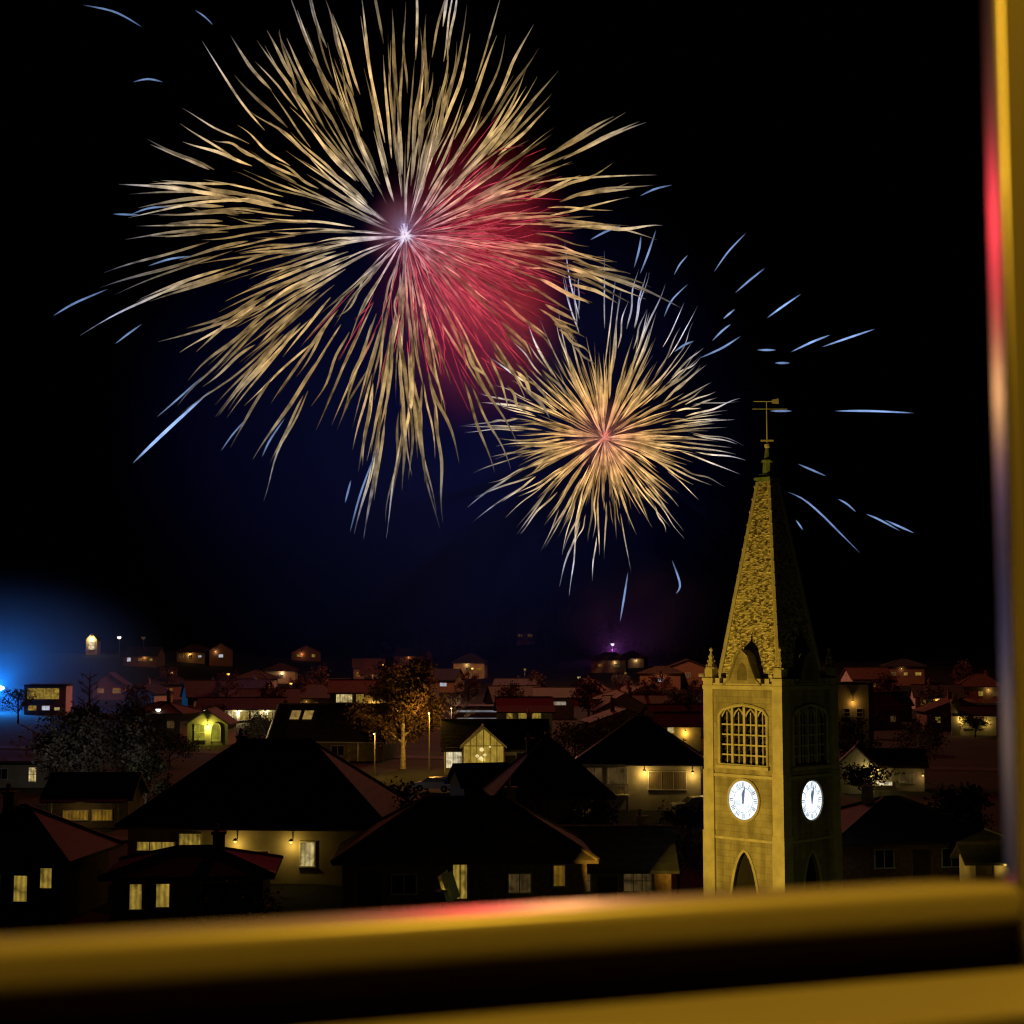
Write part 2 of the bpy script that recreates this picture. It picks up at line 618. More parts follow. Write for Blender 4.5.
house('long_roof_house', 'dark near house with a narrow lit pointed window between the sill and the hipped roofs', 462, 90, 3, 13.5, 9, 2.6, 'hip', 3.2, BRICKW, BROWNROOF,
      wins=[('f', -0.3, 1.65, 0.75, 1.9, WYEL, 2, 1), ('f', 5.2, 1.9, 0.6, 1.1, WAMB, 1, 1), ('f', -3.4, 1.5, 1.3, 1.0, GLASSD, 2, 1), ('f', 3, 1.5, 1.2, 1.0, WDIM, 2, 1)],
      doors=[('f', -5.2)], chim=(2.8, 0.8, 4.2, 6.2))
house('low_gabled_house', 'dark near gabled house with faintly lit windows just left of the church tower', 606, 97, 0, 7.6, 7, 2.6, 'x', 1.9, BRICKW, SLATE,
      wins=[('f', -1.7, 1.9, 1.3, 1.2, WDIM, 2, 2), ('f', 1.8, 1.9, 1.6, 1.2, WDIM, 3, 2)], doors=[('f', 0)], chim=(2.4, .4, 3.6, 5.2))
house('big_dark_house', 'big unlit house with a broad dark roof just right of the church tower', 905, 104, 8, 11, 10, 2.5, 'hip', 2.5, BRICKW, SLATE,
      wins=[('f', -2.5, 1.6, 1.2, 1.1, GLASSD, 2, 1), ('f', 2.0, 1.6, 1.2, 1.1, GLASSD, 2, 1)], doors=[('f', 0)], chim=(-1.5, .5, 3.4, 5.6))
sh = house('garden_shed', 'small shed with a lit wall low beside the window jamb', 984, 100, 0, 2.6, 2.4, 2.0, 'x', 0.7, PLASTER, SLATE,
           doors=[('f', -.4)], lamps=[('f', .7, 1.9, 9)], cat='shed')

# --- middle row ---------------------------------------------------------
house('low_side_house', 'low flat roofed house with one lit window at the left edge', 22, 165, 0, 8.0, 6, 2.3, 'flat', 0, PLASTER, SLATE,
      wins=[('f', 1.6, 1.35, 0.75, 1.4, WWARM, 1, 2), ('f', -1.6, 1.4, 1.2, 1.0, GLASSD, 2, 1)])
vh = house('veranda_house', 'single storey house with white veranda posts below the grey bushy tree', 91, 128, 2, 6.4, 6, 2.35, 'x', 1.5, BOARDS, SLATE,
           wins=[('f', -0.9, 1.0, 1.9, 0.7, WAMB, 3, 1), ('f', 1.2, 1.0, 1.5, 0.8, WAMB, 2, 1)])
for xx in (-2.55, 2.6):
    vb = MB()
    vb.box(xx - .14, xx + .14, -4.6, -4.32, -1.0, 2.1)
    vb.box(xx - .2, xx + .2, -4.66, -4.26, -1.0, .2)
    vb.build('veranda_post', WHITEPAINT, vh)
vb = MB()
vb.quad((-3.3, -4.8, 2.1), (3.3, -4.8, 2.1), (3.3, -3.02, 2.32), (-3.3, -3.02, 2.32))
vb.quad((-3.3, -4.8, 2.2), (3.3, -4.8, 2.2), (3.3, -3.02, 2.42), (-3.3, -3.02, 2.42))
vb.quad((-3.3, -4.8, 2.1), (3.3, -4.8, 2.1), (3.3, -4.8, 2.2), (-3.3, -4.8, 2.2))
vb.build('veranda_roof', SLATE, vh)
light('porch_light', 'POINT', (-.2, -4.9, 1.7), 14, (1, .65, .2), vh, .05)

arch = house('arched_house', 'greenish yellow lit house with a round topped window beyond the broad hipped roof', 210, 238, 0, 6.0, 7, 3.2, 'y', 1.9, PLASTERW, SLATE,
             wins=[('f', -1.15, 1.9, 1.5, 2.2, WGREEN, 2, 2)], lamps=[('f', 0.0, 3.0, 170, (0.95, .8, .08)), ('l', 0, 3.1, 60, (1, .9, .6), LAMPW)], barge=True)
ab = MB()
Mx = face_matrix('f', 6, 7)
pts = [(0.55, 0.6)] + [(1.25 + 0.7 * math.cos(math.pi - math.pi * k / 10), 2.5 + 0.75 * math.sin(math.pi * k / 10)) for k in range(11)] + [(1.95, 0.6)]
ab.tube([Mx @ Vector((p[0], -.05, p[1])) for p in pts], .09, 6)
ao = ab.build('arched_window', WHITEPAINT, arch)
pb = MB()
pb.quad(*[Mx @ Vector((p[0], -.035, p[1])) for p in pts])
pb.build('pane', WGREEN, ao)

house('long_lit_house', 'long house with a continuous row of bright windows behind the arched house', 240, 292, 0, 15, 8, 3.3, 'x', 1.8, PLASTER, SLATE,
      wins=[('f', -5.2 + i * 2.1, 2.1, 1.6, 1.5, (WWHITE, WYEL, WWARM, WYEL, WWARM, WYEL)[i], 2, 1) for i in range(6)], lamps=[('f', -6.3, 3.0, 160, (1, .85, .45), LAMPW), ('f', 0, 3.0, 150, (1, .8, .4)), ('f', 5.0, 3.0, 130, (1, .8, .4))])

J = house('brown_roofed_house', 'long brown roofed house with pale edged gable and glowing roof light behind the hip roof', 333, 205, -7, 14.5, 11, 2.6, 'x', 4.2, BOARDS, BROWNROOF,
          wins=[('f', -5.6, 1.3, 1.0, 1.2, GLASSD, 1, 2), ('f', -3.0, 1.3, 1.2, 1.2, WDIM, 2, 1), ('f', 1.5, 1.3, 1.6, 1.2, GLASSD, 2, 1), ('l', -2, 1.6, 1.4, 1.3, WYEL, 2, 1)])
jb = MB()
for s in (-1, 1):
    jb.tube([(-7.75, s * 6.0, 2.45), (-7.75, 0, 6.95)], .13, 5)
jb.box(-7.6, 7.6, -6.12, -6.0, 2.30, 2.46)
jb.build('bargeboard', WHITEPAINT, J)
jb = MB()
sl = 4.2 / 5.5
for k in range(2):
    x0 = -5.6 + k * 1.7
    jb.quad(*[(x0 + dx, yy, 2.6 + (yy + 5.5) * sl + .30) for dx, yy in ((0, -2.6), (1.2, -2.6), (1.2, -1.2), (0, -1.2))])
jo = jb.build('roof_light', lit('skylight', (1, .62, .16), .22, .5, 1.0), J)
for xx in (-6.9, -3.9, 4.2):
    pb = MB()
    pb.box(xx - .1, xx + .1, -5.95, -5.75, -1, 2.34)
    pb.build('post', WHITEPAINT, J)
light('porch_light', 'POINT', (-6.0, -6.6, 1.8), 22, (1, .7, .25), J, .05)
light('porch_light', 'POINT', (-9.4, -4.0, 4.2), 170, (1, .75, .35), J, .05)  # added light without a fixture, brightens the left bargeboard

house('yellow_walled_house', 'yellow lit house with four bright upper panes behind the tall orange birch', 366, 285, 4, 13, 9, 6.7, 'x', 2.0, PLASTER, BROWNROOF,
      wins=[('f', -4.0, 5.7, 2.8, 1.4, WWARM, 4, 1), ('f', -1.2, 5.7, 1.3, 1.4, WYEL, 2, 1), ('f', 3.5, 2.2, 1.5, 1.4, WAMB, 2, 1), ('f', -3.2, 1.4, 1.5, 1.2, WAMB, 2, 1)],
      lamps=[('f', 1.2, 4.6, 150, (1, .55, .1)), ('f', 5.2, 3.6, 110, (1, .55, .1))], chim=(3, 0, 7.6, 9.6))

# house with the glazed gable
M0 = thing('glazed_gable_house', 'house with a brightly lit glazed gable front in the middle of town', 'house', (X(490, 186), 186, terrain(0, 186)), R(3))
wb = MB()
gable_wall(wb, 11.6, 8, 2.9, 2.9, 'x', 0.6, 0.0)
wb.build('wall', PLASTER, M0)
rb = MB()
gable_roof(rb, 11.6, 8, 2.9, 2.9, 'x', 0.6, 0.0)
ro = rb.build('roof', SLATE, M0)
chimney(ro, 4.6, .5, 4.8, 6.6)
# projecting bay
bw = MB()
BX, BY = -0.9, -5.2
bw.quad((BX - 2.3, -4.01, -1), (BX - 2.3, BY, -1), (BX - 2.3, BY, 3.3), (BX - 2.3, -4.01, 3.3))
bw.quad((BX + 2.3, -4.01, -1), (BX + 2.3, BY, -1), (BX + 2.3, BY, 3.3), (BX + 2.3, -4.01, 3.3))
bw.quad((BX - 2.3, BY, -1), (BX + 2.3, BY, -1), (BX + 2.3, BY, 0.5), (BX - 2.3, BY, 0.5))
bay = bw.build('bay', PLASTERW, M0)
br = MB()
gable_roof(br, 4.6, 4.6, 3.3, 2.0, 'y', BX, -3.0, ov=.3)
br.build('bay_roof', SLATE, bay)
bargeboards(M0, 4.6, 0, 3.3, 2.0, BX, BY - .05, ov=.3)
gp = MB()
gp.quad((BX - 2.2, BY + .02, .5), (BX + 2.2, BY + .02, .5), (BX + 2.2, BY + .02, 3.28), (BX, BY + .02, 5.2), (BX - 2.2, BY + .02, 3.28))
gm = MB()
for i in range(7):
    xx = BX - 2.25 + 4.5 * i / 6
    zt = 3.3 + 2.0 * (1 - abs(xx - BX) / 2.3)
    gm.box(xx - .05, xx + .05, BY - .06, BY + .05, .5, zt - .05)
gm.box(BX - 2.3, BX + 2.3, BY - .05, BY + .04, 3.25, 3.35)
gm.box(BX - 2.3, BX + 2.3, BY - .07, BY + .04, .42, .52)
go = gm.build('gable_window', mat('oak_frame', (0.42, 0.32, 0.16), .6, .2, 3), M0)
gp.build('pane', lit('gable_glow', (1.0, 0.66, 0.09), 0.30, 0.35, 1.2, 0.2), go)
lb = MB()   # hanging lamp seen through the gable glass
for (lx, lz, lr) in ((0.0, 2.9, .28), (-.5, 2.2, .22), (.35, 2.3, .2), (-.1, 1.9, .3), (.9, 3.2, .12)):
    lb.lathe([(lr * .3, -lr * .8), (lr, -lr * .3), (lr, .3 * lr), (lr * .3, lr * .8)], 8, (BX + lx - .2, BY - .09, lz))
lb.build('chandelier', lit('chandelier_glow', (1, .8, .35), .8, .3, 3), M0)
Mb = Matrix.Translation((0, -4, 0))
window(M0, Mb, -4.2, 1.9, 1.7, 2.2, WWHITE, 2, 2)
window(M0, Mb, 4.1, 2.0, 2.4, 0.9, GLASSD, 1, 1, fm=BOARDS)
door(M0, Mb, 2.2)
light('porch_light', 'POINT', (BX, BY - 2.2, 1.6), 80, (1, .66, .12), M0, .05)
light('porch_light', 'POINT', (4.3, -6.5, 1.6), 26, (1, .66, .2), M0, .05)

house('steep_hut', 'small dark gabled hut with a pale roof edge below the glazed gable', 480, 146, 18, 4.4, 4.6, 1.9, 'x', 1.5, BOARDS, SLATE,
      wins=[('f', 1.2, 1.3, .8, .8, GLASSD)], doors=[('f', -1)], cat='hut')
house('steep_roofed_house', 'dark house with a steep pointed roof between the hut and the balcony house', 548, 124, 6, 8.2, 8, 2.6, 'hip', 4.4, BRICKW, TILE,
      wins=[('f', 2.2, 1.6, 1.2, .5, WAMB, 2, 1), ('f', -2.6, 1.5, 1.0, 1.0, GLASSD, 2, 1)], ridge=.6, chim=(-1.3, 0.6, 4.6, 6.9))

O = house('balcony_house', 'pale walled house with a balcony under a big dark hipped roof near the tower', 643, 142, -5, 10.6, 9, 3.9, 'hip', 4.0, PLASTER, SLATE,
          wins=[('f', -4.0, 2.9, 1.3, 1.5, WDIM, 2, 1), ('f', -2.0, 2.9, 1.7, 1.5, WDIM, 2, 1), ('f', 2.4, 2.6, 3.2, 1.5, BOARDS, 3, 1)],
          lamps=[('f', 0.4, 3.5, 50, (1, .62, .14)), ('f', 4.6, 3.4, 34, (1, .62, .14))], gut=True, ridge=1.0)
ob = MB()
ob.box(-5.3, -1.0, -6.1, -4.51, 1.25, 1.42)
obo = ob.build('balcony', PLASTERW, O)
ob = MB()
for i in range(15):
    xx = -5.25 + i * .3
    ob.box(xx - .02, xx + .02, -6.08, -6.04, 1.42, 2.3)
ob.box(-5.3, -1.0, -6.1, -6.02, 2.3, 2.38)
ob.build('railing', WHITEPAINT, obo)
for xx in (-5.2, -1.1):
    ob = MB()
    ob.box(xx - .1, xx + .1, -6.05, -5.85, -1, 1.25)
    ob.build('post', WHITEPAINT, obo)

house('small_lit_house', 'small house with one glowing pane in a lit amber wall behind the balcony house', 678, 226, 0, 6.0, 6, 3.6, 'x', 1.6, PLASTER, BROWNROOF,
      wins=[('f', -1.2, 3.1, .9, 1.0, WWARM, 2, 1)], lamps=[('f', .8, 2.9, 70, (1, .55, .08))])
house('porch_house', 'small white gabled house with a lit side wing right of the church tower', 861, 158, -14, 3.2, 6, 3.0, 'y', 1.5, PLASTERW, SLATE,
      wins=[('f', 0.1, 1.9, .9, 1.3, WDIM, 1, 2)], lamps=[('f', 1.2, 2.5, 40, (1, .72, .2))], barge=True)
house('side_wing', 'low lit wing with pale walls joined beside the small white gabled house', 896, 161, -8, 5.4, 5, 2.5, 'x', 1.3, PLASTER, BROWNROOF,
      wins=[('f', 1.0, 1.3, 1.3, .9, WDIM, 2, 1), ('f', -1.2, .75, 1.5, .35, WWHITE, 2, 1)], lamps=[('f', -2.0, 2.2, 34, (1, .72, .2)), ('f', 2.5, 1.7, 6, (1, .6, .2))], cat='house wing')
house('hillside_chapel', 'small lit building with a pointed bell turret near the window jamb', 976, 268, -14, 6.5, 5, 3.4, 'x', 1.3, PLASTERW, SLATE,
      wins=[('f', -1.5, 1.9, .8, 1.4, WYEL, 1, 1), ('f', .8, 1.9, .8, 1.4, WYEL, 1, 1)], lamps=[('f', -2.4, 3.0, 62, (1, .62, .12)), ('f', 1.7, 2.5, 26, (1, .62, .12))], cat='chapel')
ch = bpy.data.objects['hillside_chapel']
cb = MB()
cb.box(-3.9, -2.5, -2.9, -1.5, -1, 5.2)
for s in range(4):
    a = s * R(90)
    Mr = Matrix.Translation((-3.2, -2.2, 0)) @ Matrix.Rotation(a, 4, 'Z')
    cb.quad(Mr @ Vector((-.8, -.8, 5.2)), Mr @ Vector((.8, -.8, 5.2)), Mr @ Vector((0, 0, 7.2)))
cb.build('turret', PLASTERW, ch)
house('tall_block', 'plain brown block with a flat top rising just right of the tower', 857, 232, -20, 4.4, 5, 9.2, 'flat', 0, PLASTER, SLATE,
      wins=[('f', -.9, 5.2, .8, 1.1, GLASSD, 1, 2), ('f', .9, 5.2, .8, 1.1, GLASSD, 1, 2), ('f', -.9, 2.2, .8, 1.1, GLASSD, 1, 2)], lamps=[('f', 0, 6.9, 26, (1, .5, .08))], cat='apartment block')  # the wall lamp is added to light the block's plain face

# --- far rows ------------------------------------------------------------
house('wide_window_house', 'pale house with a wide lit upper window band near the blue glow', 46, 340, 6, 8.6, 8, 6.0, 'flat', 0, PLASTERW, SLATE,
      wins=[('f', -.4, 4.4, 6.6, 2.3, WYEL, 4, 2), ('f', -2.6, 1.4, 1.7, 1.0, WYEL, 2, 1), ('f', 0.2, 1.4, 1.6, .9, WCOLD, 2, 1), ('f', 2.5, 1.2, 1.1, .6, WWARM, 1, 1)])
hc = house('hilltop_tower_house', 'lone yellow lit house with a small turret on the far left hill', 93, 600, 0, 4.2, 5, 5.2, 'y', 2.4, PLASTERW, SLATE,
           wins=[('f', 0, 3.0, 2.2, 3.0, WWHITE, 2, 2)], lamps=[('f', 0, 5.6, 500, (1, .75, .2))], barge=False)
eave = lit('eave_strip', (0.85, .88, 1.0), .16, .5, .4)
e1 = house('strip_lit_house', 'long low building with pale lit eaves behind the glazed gable house', 492, 300, 0, 15, 9, 3.6, 'flat', 0, PLASTERW, SLATE,
           wins=[('f', 0, 3.0, 13, .35, eave, 8, 1), ('f', -2, 1.6, 9, .35, eave, 5, 1)], cat='building')
house('dormer_house', 'dark roofed house with lit dormer windows above the glazed gable roof', 524, 255, 4, 8.4, 8, 4.6, 'x', 2.0, PLASTER, SLATE,
      wins=[('f', .6, 4.0, 3.6, .9, WYEL, 4, 1), ('f', -2.6, 3.9, .9, .9, WYEL, 1, 1)], lamps=[('f', 0.2, 3.0, 40, (1, .7, .2))])
house('glint_house', 'far low house with a whitish lit window strip left of the violet lamp', 554, 330, 0, 8, 8, 4.4, 'x', 1.8, PLASTER, SLATE,
      wins=[('f', -.4, 3.2, 5.6, .7, lit('strip_dim', (1, .8, .6), .2, .6, .6), 5, 1)])
house('hill_house', 'far house with two faint windows on the dark central hill', 526, 700, 0, 8, 8, 5, 'x', 3, BRICKW, TILE,
      wins=[('f', -2.4, 3.5, 2, 1.2, WDIM, 2, 1), ('f', 1.8, 3.5, 2, 1.2, WDIM, 2, 1)])

ORD = ['first', 'second', 'third', 'fourth', 'fifth', 'sixth', 'seventh', 'eighth', 'ninth', 'tenth', 'eleventh', 'twelfth', 'thirteenth', 'fourteenth', 'fifteenth', 'sixteenth', 'seventeenth', 'eighteenth', 'nineteenth', 'twentieth', 'twenty first', 'twenty second', 'twenty third', 'twenty fourth']
r2 = random.Random(31)
far = []
for i in range(22):
    px = 118 + i * 27 + r2.uniform(-8, 8)
    if 480 < px < 640 and i % 2:
        px += 6
    Y = r2.uniform(390, 640)
    if not 476 < px < 600:
        far.append((px, Y))
far.append((868, 400))
far.append((905, 430))
far.sort()
for i, (px, Y) in enumerate(far):
    w = r2.uniform(8, 13)
    wm = r2.choice([PLASTER, BRICKW, BOARDS, PLASTERW])
    rm = r2.choice([SLATE, TILE, BROWNROOF])
    he = r2.uniform(3.0, 5.4)
    rf = r2.choice(['x', 'y', 'hip'])
    wins = []
    k = r2.choice([1, 1, 2, 2, 3])
    for q in range(k):
        wins.append(('f', -w / 2 + w * (q + .5) / k, he * .6, r2.uniform(.9, 2.0), r2.uniform(.7, 1.3), r2.choice([WDIM, WDIM, WDIM, WAMB, WAMB, WYEL, WCOLD, GLASSD]), 2, 1))
    lam = [('f', r2.uniform(-3, 3), he - .4, r2.uniform(8, 60), r2.choice([(1, .5, .12), (1, .62, .3), (1, .42, .2)]))] if r2.random() < .6 else []
    rn = {'x': 'gabled', 'y': 'front gabled', 'hip': 'hip roofed'}[rf]
    wn_ = {PLASTER: 'cream', BRICKW: 'brown brick', BOARDS: 'timber', PLASTERW: 'white'}[wm]
    house('distant_house', 'dim %s %s house, %s from left in far rows' % (wn_, rn, ORD[i]), px, Y, r2.uniform(-20, 20), w, 8, he, rf, r2.uniform(1.8, 3), wm, rm,
          wins=wins, lamps=lam, group='distant houses on the far slope')

# houses of the middle rows, wherever the row is still open
r3 = random.Random(91)
spots = []
manual = [(o.location.x, o.location.y) for o in bpy.data.objects if o.get('category') and o.parent is None and o.name.split('.')[0] != 'distant_house']
taken = [(o.location.x, o.location.y) for o in bpy.data.objects if o.get('category') and o.parent is None and o.location.y > 110]
tries = 0
while len(spots) < 24 and tries < 4000:
    tries += 1
    px, Y = r3.uniform(70, 985), r3.uniform(175, 385)
    x, y = X(px, Y), Y + 4
    if 690 < px < 842 or (px < 200 and Y < 250) or (380 < px < 505 and Y < 285) or (580 < px < 700 and Y < 190):
        continue
    hides = any(c > 200 and c < 360 and c > y and abs(a / c - x / y) * F < 62 for a, c in manual)
    if not hides and all((x - a) ** 2 + (y - c) ** 2 > 15.5 ** 2 for a, c in taken):
        taken.append((x, y))
        spots.append((px, Y))
spots.sort()
for i, (px, Y) in enumerate(spots):
    w = r3.uniform(8, 12)
    rf = r3.choice(['x', 'hip', 'x', 'y'])
    wm = r3.choice([PLASTER, BRICKW, BOARDS])
    rm = r3.choice([SLATE, TILE, BROWNROOF, SLATE])
    he = r3.uniform(2.6, 3.6)
    wins = []
    for q in range(3):
        wins.append(('f', -w / 2 + w * (q + .5) / 3, he * .55, r3.uniform(.8, 1.5), r3.uniform(.8, 1.2), r3.choice([GLASSD, GLASSD, WDIM, WDIM, WAMB, WYEL]), 2, 1))
    lam = [('f', r3.uniform(-3, 3), he - .4, r3.uniform(6, 40), (1, .55, .14))] if r3.random() < .45 else []
    house('middle_row_house', 'dark %s house, %s from left in the middle rows' % ({'x': 'gabled', 'y': 'front gabled', 'hip': 'hip roofed'}[rf], ORD[i]), px, Y, r3.uniform(-25, 25), w, 8, he, rf, r3.uniform(1.8, 3.2), wm, rm,
          wins=wins, lamps=lam, chim=(r3.uniform(-2, 2), .3, he + 1, he + r3.uniform(3.2, 4)), group='houses of the middle rows')

# ------------------------------------------------------------------ church tower
TX, TY = X(769, 98), 98.0
TA = 45.0
TR = R(-TA)
TZ = -5.5
stone = bpy.data.materials.new('tower_stone')
stone.use_nodes = True
nt = stone.node_tree
b = nt.nodes['Principled BSDF']
b.inputs['Roughness'].default_value = 0.9
b.inputs['Specular IOR Level'].default_value = 0.15
tc = nt.nodes.new('ShaderNodeTexCoord')
n1 = nt.nodes.new('ShaderNodeTexNoise')
n1.inputs['Scale'].default_value = 0.9
n1.inputs['Detail'].default_value = 8
nt.links.new(tc.outputs['Object'], n1.inputs['Vector'])
rp = nt.nodes.new('ShaderNodeValToRGB')
rp.color_ramp.elements[0].position = .3
rp.color_ramp.elements[0].color = (.27, .25, .21, 1)
rp.color_ramp.elements[1].position = .72
rp.color_ramp.elements[1].color = (.44, .41, .35, 1)
nt.links.new(n1.outputs['Fac'], rp.inputs['Fac'])
nt.links.new(rp.outputs['Color'], b.inputs['Base Color'])
sp_ = nt.nodes.new('ShaderNodeSeparateXYZ')
nt.links.new(tc.outputs['Object'], sp_.inputs[0])
ad = nt.nodes.new('ShaderNodeMath')
nt.links.new(sp_.outputs[0], ad.inputs[0])
nt.links.new(sp_.outputs[1], ad.inputs[1])
cx = nt.nodes.new('ShaderNodeCombineXYZ')
nt.links.new(ad.outputs[0], cx.inputs[0])
nt.links.new(sp_.outputs[2], cx.inputs[1])
bk = nt.nodes.new('ShaderNodeTexBrick')
bk.inputs['Scale'].default_value = 1.0
bk.inputs['Brick Width'].default_value = .85
bk.inputs['Row Height'].default_value = .38
bk.inputs['Mortar Size'].default_value = .022
bk.inputs['Mortar Smooth'].default_value = .4
bk.inputs['Color1'].default_value = (.82, .82, .82, 1)
bk.inputs['Color2'].default_value = (1.0, 1.0, 1.0, 1)
bk.inputs['Mortar'].default_value = (.72, .70, .67, 1)
nt.links.new(cx.outputs[0], bk.inputs['Vector'])
mxs = nt.nodes.new('ShaderNodeMix')
mxs.data_type = 'RGBA'
mxs.blend_type = 'MULTIPLY'
mxs.inputs['Factor'].default_value = 1.0
nt.links.new(rp.outputs['Color'], mxs.inputs['A'])
nt.links.new(bk.outputs['Color'], mxs.inputs['B'])
st_ = nt.nodes.new('ShaderNodeTexNoise')          # rain streaks and soot: stretched down the wall
st_.inputs['Scale'].default_value = 1.0
st_.inputs['Detail'].default_value = 5
smp = nt.nodes.new('ShaderNodeMapping')
smp.inputs['Scale'].default_value = (1.6, .16, 1)
nt.links.new(cx.outputs[0], smp.inputs['Vector'])
nt.links.new(smp.outputs['Vector'], st_.inputs['Vector'])
srp = nt.nodes.new('ShaderNodeValToRGB')
srp.color_ramp.elements[0].position = .35
srp.color_ramp.elements[0].color = (.55, .52, .48, 1)
srp.color_ramp.elements[1].position = .6
srp.color_ramp.elements[1].color = (1, 1, 1, 1)
nt.links.new(st_.outputs['Fac'], srp.inputs['Fac'])
mx2 = nt.nodes.new('ShaderNodeMix')
mx2.data_type = 'RGBA'
mx2.blend_type = 'MULTIPLY'
mx2.inputs['Factor'].default_value = .8
nt.links.new(mxs.outputs['Result'], mx2.inputs['A'])
nt.links.new(srp.outputs['Color'], mx2.inputs['B'])
nt.links.new(mx2.outputs['Result'], b.inputs['Base Color'])
bp = nt.nodes.new('ShaderNodeBump')
bp.inputs['Strength'].default_value = .3
bp.inputs['Distance'].default_value = .02
bp.invert = True
nt.links.new(bk.outputs['Fac'], bp.inputs['Height'])
nt.links.new(bp.outputs['Normal'], b.inputs['Normal'])
STONE = stone
STONEP = mat('dressed_stone', (.46, .43, .37), .85, .18, 1.5, .2, 18)
COPPER = mat('green_copper', (.17, .25, .15), .6, .3, 3.0, .1, 10)
RECESS_SHADE = mat('recess_shade', (.012, .011, .010), .9, .2, 2)  # shade inside the tower openings, put in as a near black colour

# spire covering: irregular stone scales, light and dark
scale_m = bpy.data.materials.new('spire_scales')
scale_m.use_nodes = True
nt = scale_m.node_tree
b = nt.nodes['Principled BSDF']
b.inputs['Roughness'].default_value = .7
tc = nt.nodes.new('ShaderNodeTexCoord')
mp = nt.nodes.new('ShaderNodeMapping')
mp.inputs['Scale'].default_value = (.8, .8, 1.5)
nt.links.new(tc.outputs['Object'], mp.inputs['Vector'])
vo = nt.nodes.new('ShaderNodeTexVoronoi')
vo.inputs['Scale'].default_value = 6.5
vo.inputs['Randomness'].default_value = .8
nt.links.new(mp.outputs['Vector'], vo.inputs['Vector'])
rp = nt.nodes.new('ShaderNodeValToRGB')
rp.color_ramp.elements[0].position = .1
rp.color_ramp.elements[0].color = (.09, .075, .05, 1)
rp.color_ramp.elements[1].position = .9
rp.color_ramp.elements[1].color = (.72, .66, .52, 1)
sx = nt.nodes.new('ShaderNodeSeparateColor')
nt.links.new(vo.outputs['Color'], sx.inputs['Color'])
nt.links.new(sx.outputs[0], rp.inputs['Fac'])
nt.links.new(rp.outputs['Color'], b.inputs['Base Color'])
bp = nt.nodes.new('ShaderNodeBump')
bp.inputs['Strength'].default_value = .8
bp.inputs['Distance'].default_value = .08
nt.links.new(vo.outputs['Distance'], bp.inputs['Height'])
nt.links.new(bp.outputs['Normal'], b.inputs['Normal'])

T = thing('church_tower', 'tall floodlit stone church tower with white clock faces and a pointed spire', 'church tower', (TX, TY, TZ), TR)
T.scale = (.935, .935, 1)
HB = 11.9 - TZ            # top of masonry above the tower's own base
H_ = 3.0                  # half width


def face_with_holes(outer, holes, M, depth, bmw):
    """one wall face with real openings: face triangulated round the holes, reveals going in"""
    bm = bmesh.new()

    def loop(pts):
        vs = [bm.verts.new(M @ Vector((p[0], 0, p[1]))) for p in pts]
        return [bm.edges.new((vs[i], vs[(i + 1) % len(vs)])) for i in range(len(vs))], vs
    es = []
    e, _ = loop(outer)
    es += e
    hv = []
    for h in holes:
        e, vs = loop(h)
        es += e
        hv.append(vs)
    bmesh.ops.triangle_fill(bm, edges=es, use_beauty=True)
    for h, vs in zip(holes, hv):
        ins = [bm.verts.new(M @ Vector((p[0], depth, p[1]))) for p in h]
        for i in range(len(h)):
            j = (i + 1) % len(h)
            bm.faces.new((vs[i], vs[j], ins[j], ins[i]))
    bm.verts.ensure_lookup_table()
    base = len(bmw.v)
    bm.verts.index_update()
    bmw.v += [tuple(v.co) for v in bm.verts]
    for f in bm.faces:
        bmw.f.append(tuple(base + v.index for v in f.verts))
    bm.free()


def pointed(cx, hw, z0, zs, za, n=7):
    """outline of a pointed (gothic) arch opening"""
    pts = [(cx - hw, z0)]
    for k in range(n + 1):
        t = k / n
        pts.append((cx - hw * (1 - t ** 1.5), zs + (za - zs) * math.sin(t * math.pi / 2 * .92) / math.sin(math.pi / 2 * .92)))
    for k in range(n - 1, -1, -1):
        t = k / n
        pts.append((cx + hw * (1 - t ** 1.5), zs + (za - zs) * math.sin(t * math.pi / 2 * .92) / math.sin(math.pi / 2 * .92)))
    pts.append((cx + hw, z0))
    return pts


def ztow(z):
    return z - TZ


belf = [(-1.85, ztow(7.15)), (-1.85, ztow(10.1)), (-1.55, ztow(10.45)), (-.8, ztow(10.65)), (0, ztow(10.75)), (.8, ztow(10.65)), (1.55, ztow(10.45)), (1.85, ztow(10.1)), (1.85, ztow(7.15))]
door_o = pointed(0, 1.08, ztow(-3.6), ztow(-1.0), ztow(2.15))
tw = MB()
for s in range(4):
    M = Matrix.Rotation(s * R(90), 4, 'Z') @ Matrix.Translation((0, -H_, 0))
    face_with_holes([(-H_, 0), (H_, 0), (H_, HB), (-H_, HB)], [belf, door_o], M, .27, tw)
tw.quad((-H_, -H_, HB), (H_, -H_, HB), (H_, H_, HB), (-H_, H_, HB))
body = tw.build('body', STONE, T)
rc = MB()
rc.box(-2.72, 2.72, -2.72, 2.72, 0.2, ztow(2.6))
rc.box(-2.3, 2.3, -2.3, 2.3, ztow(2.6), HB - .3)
rc.build('shade_backing', RECESS_SHADE, T)  # dark box set close behind the openings in place of their shade
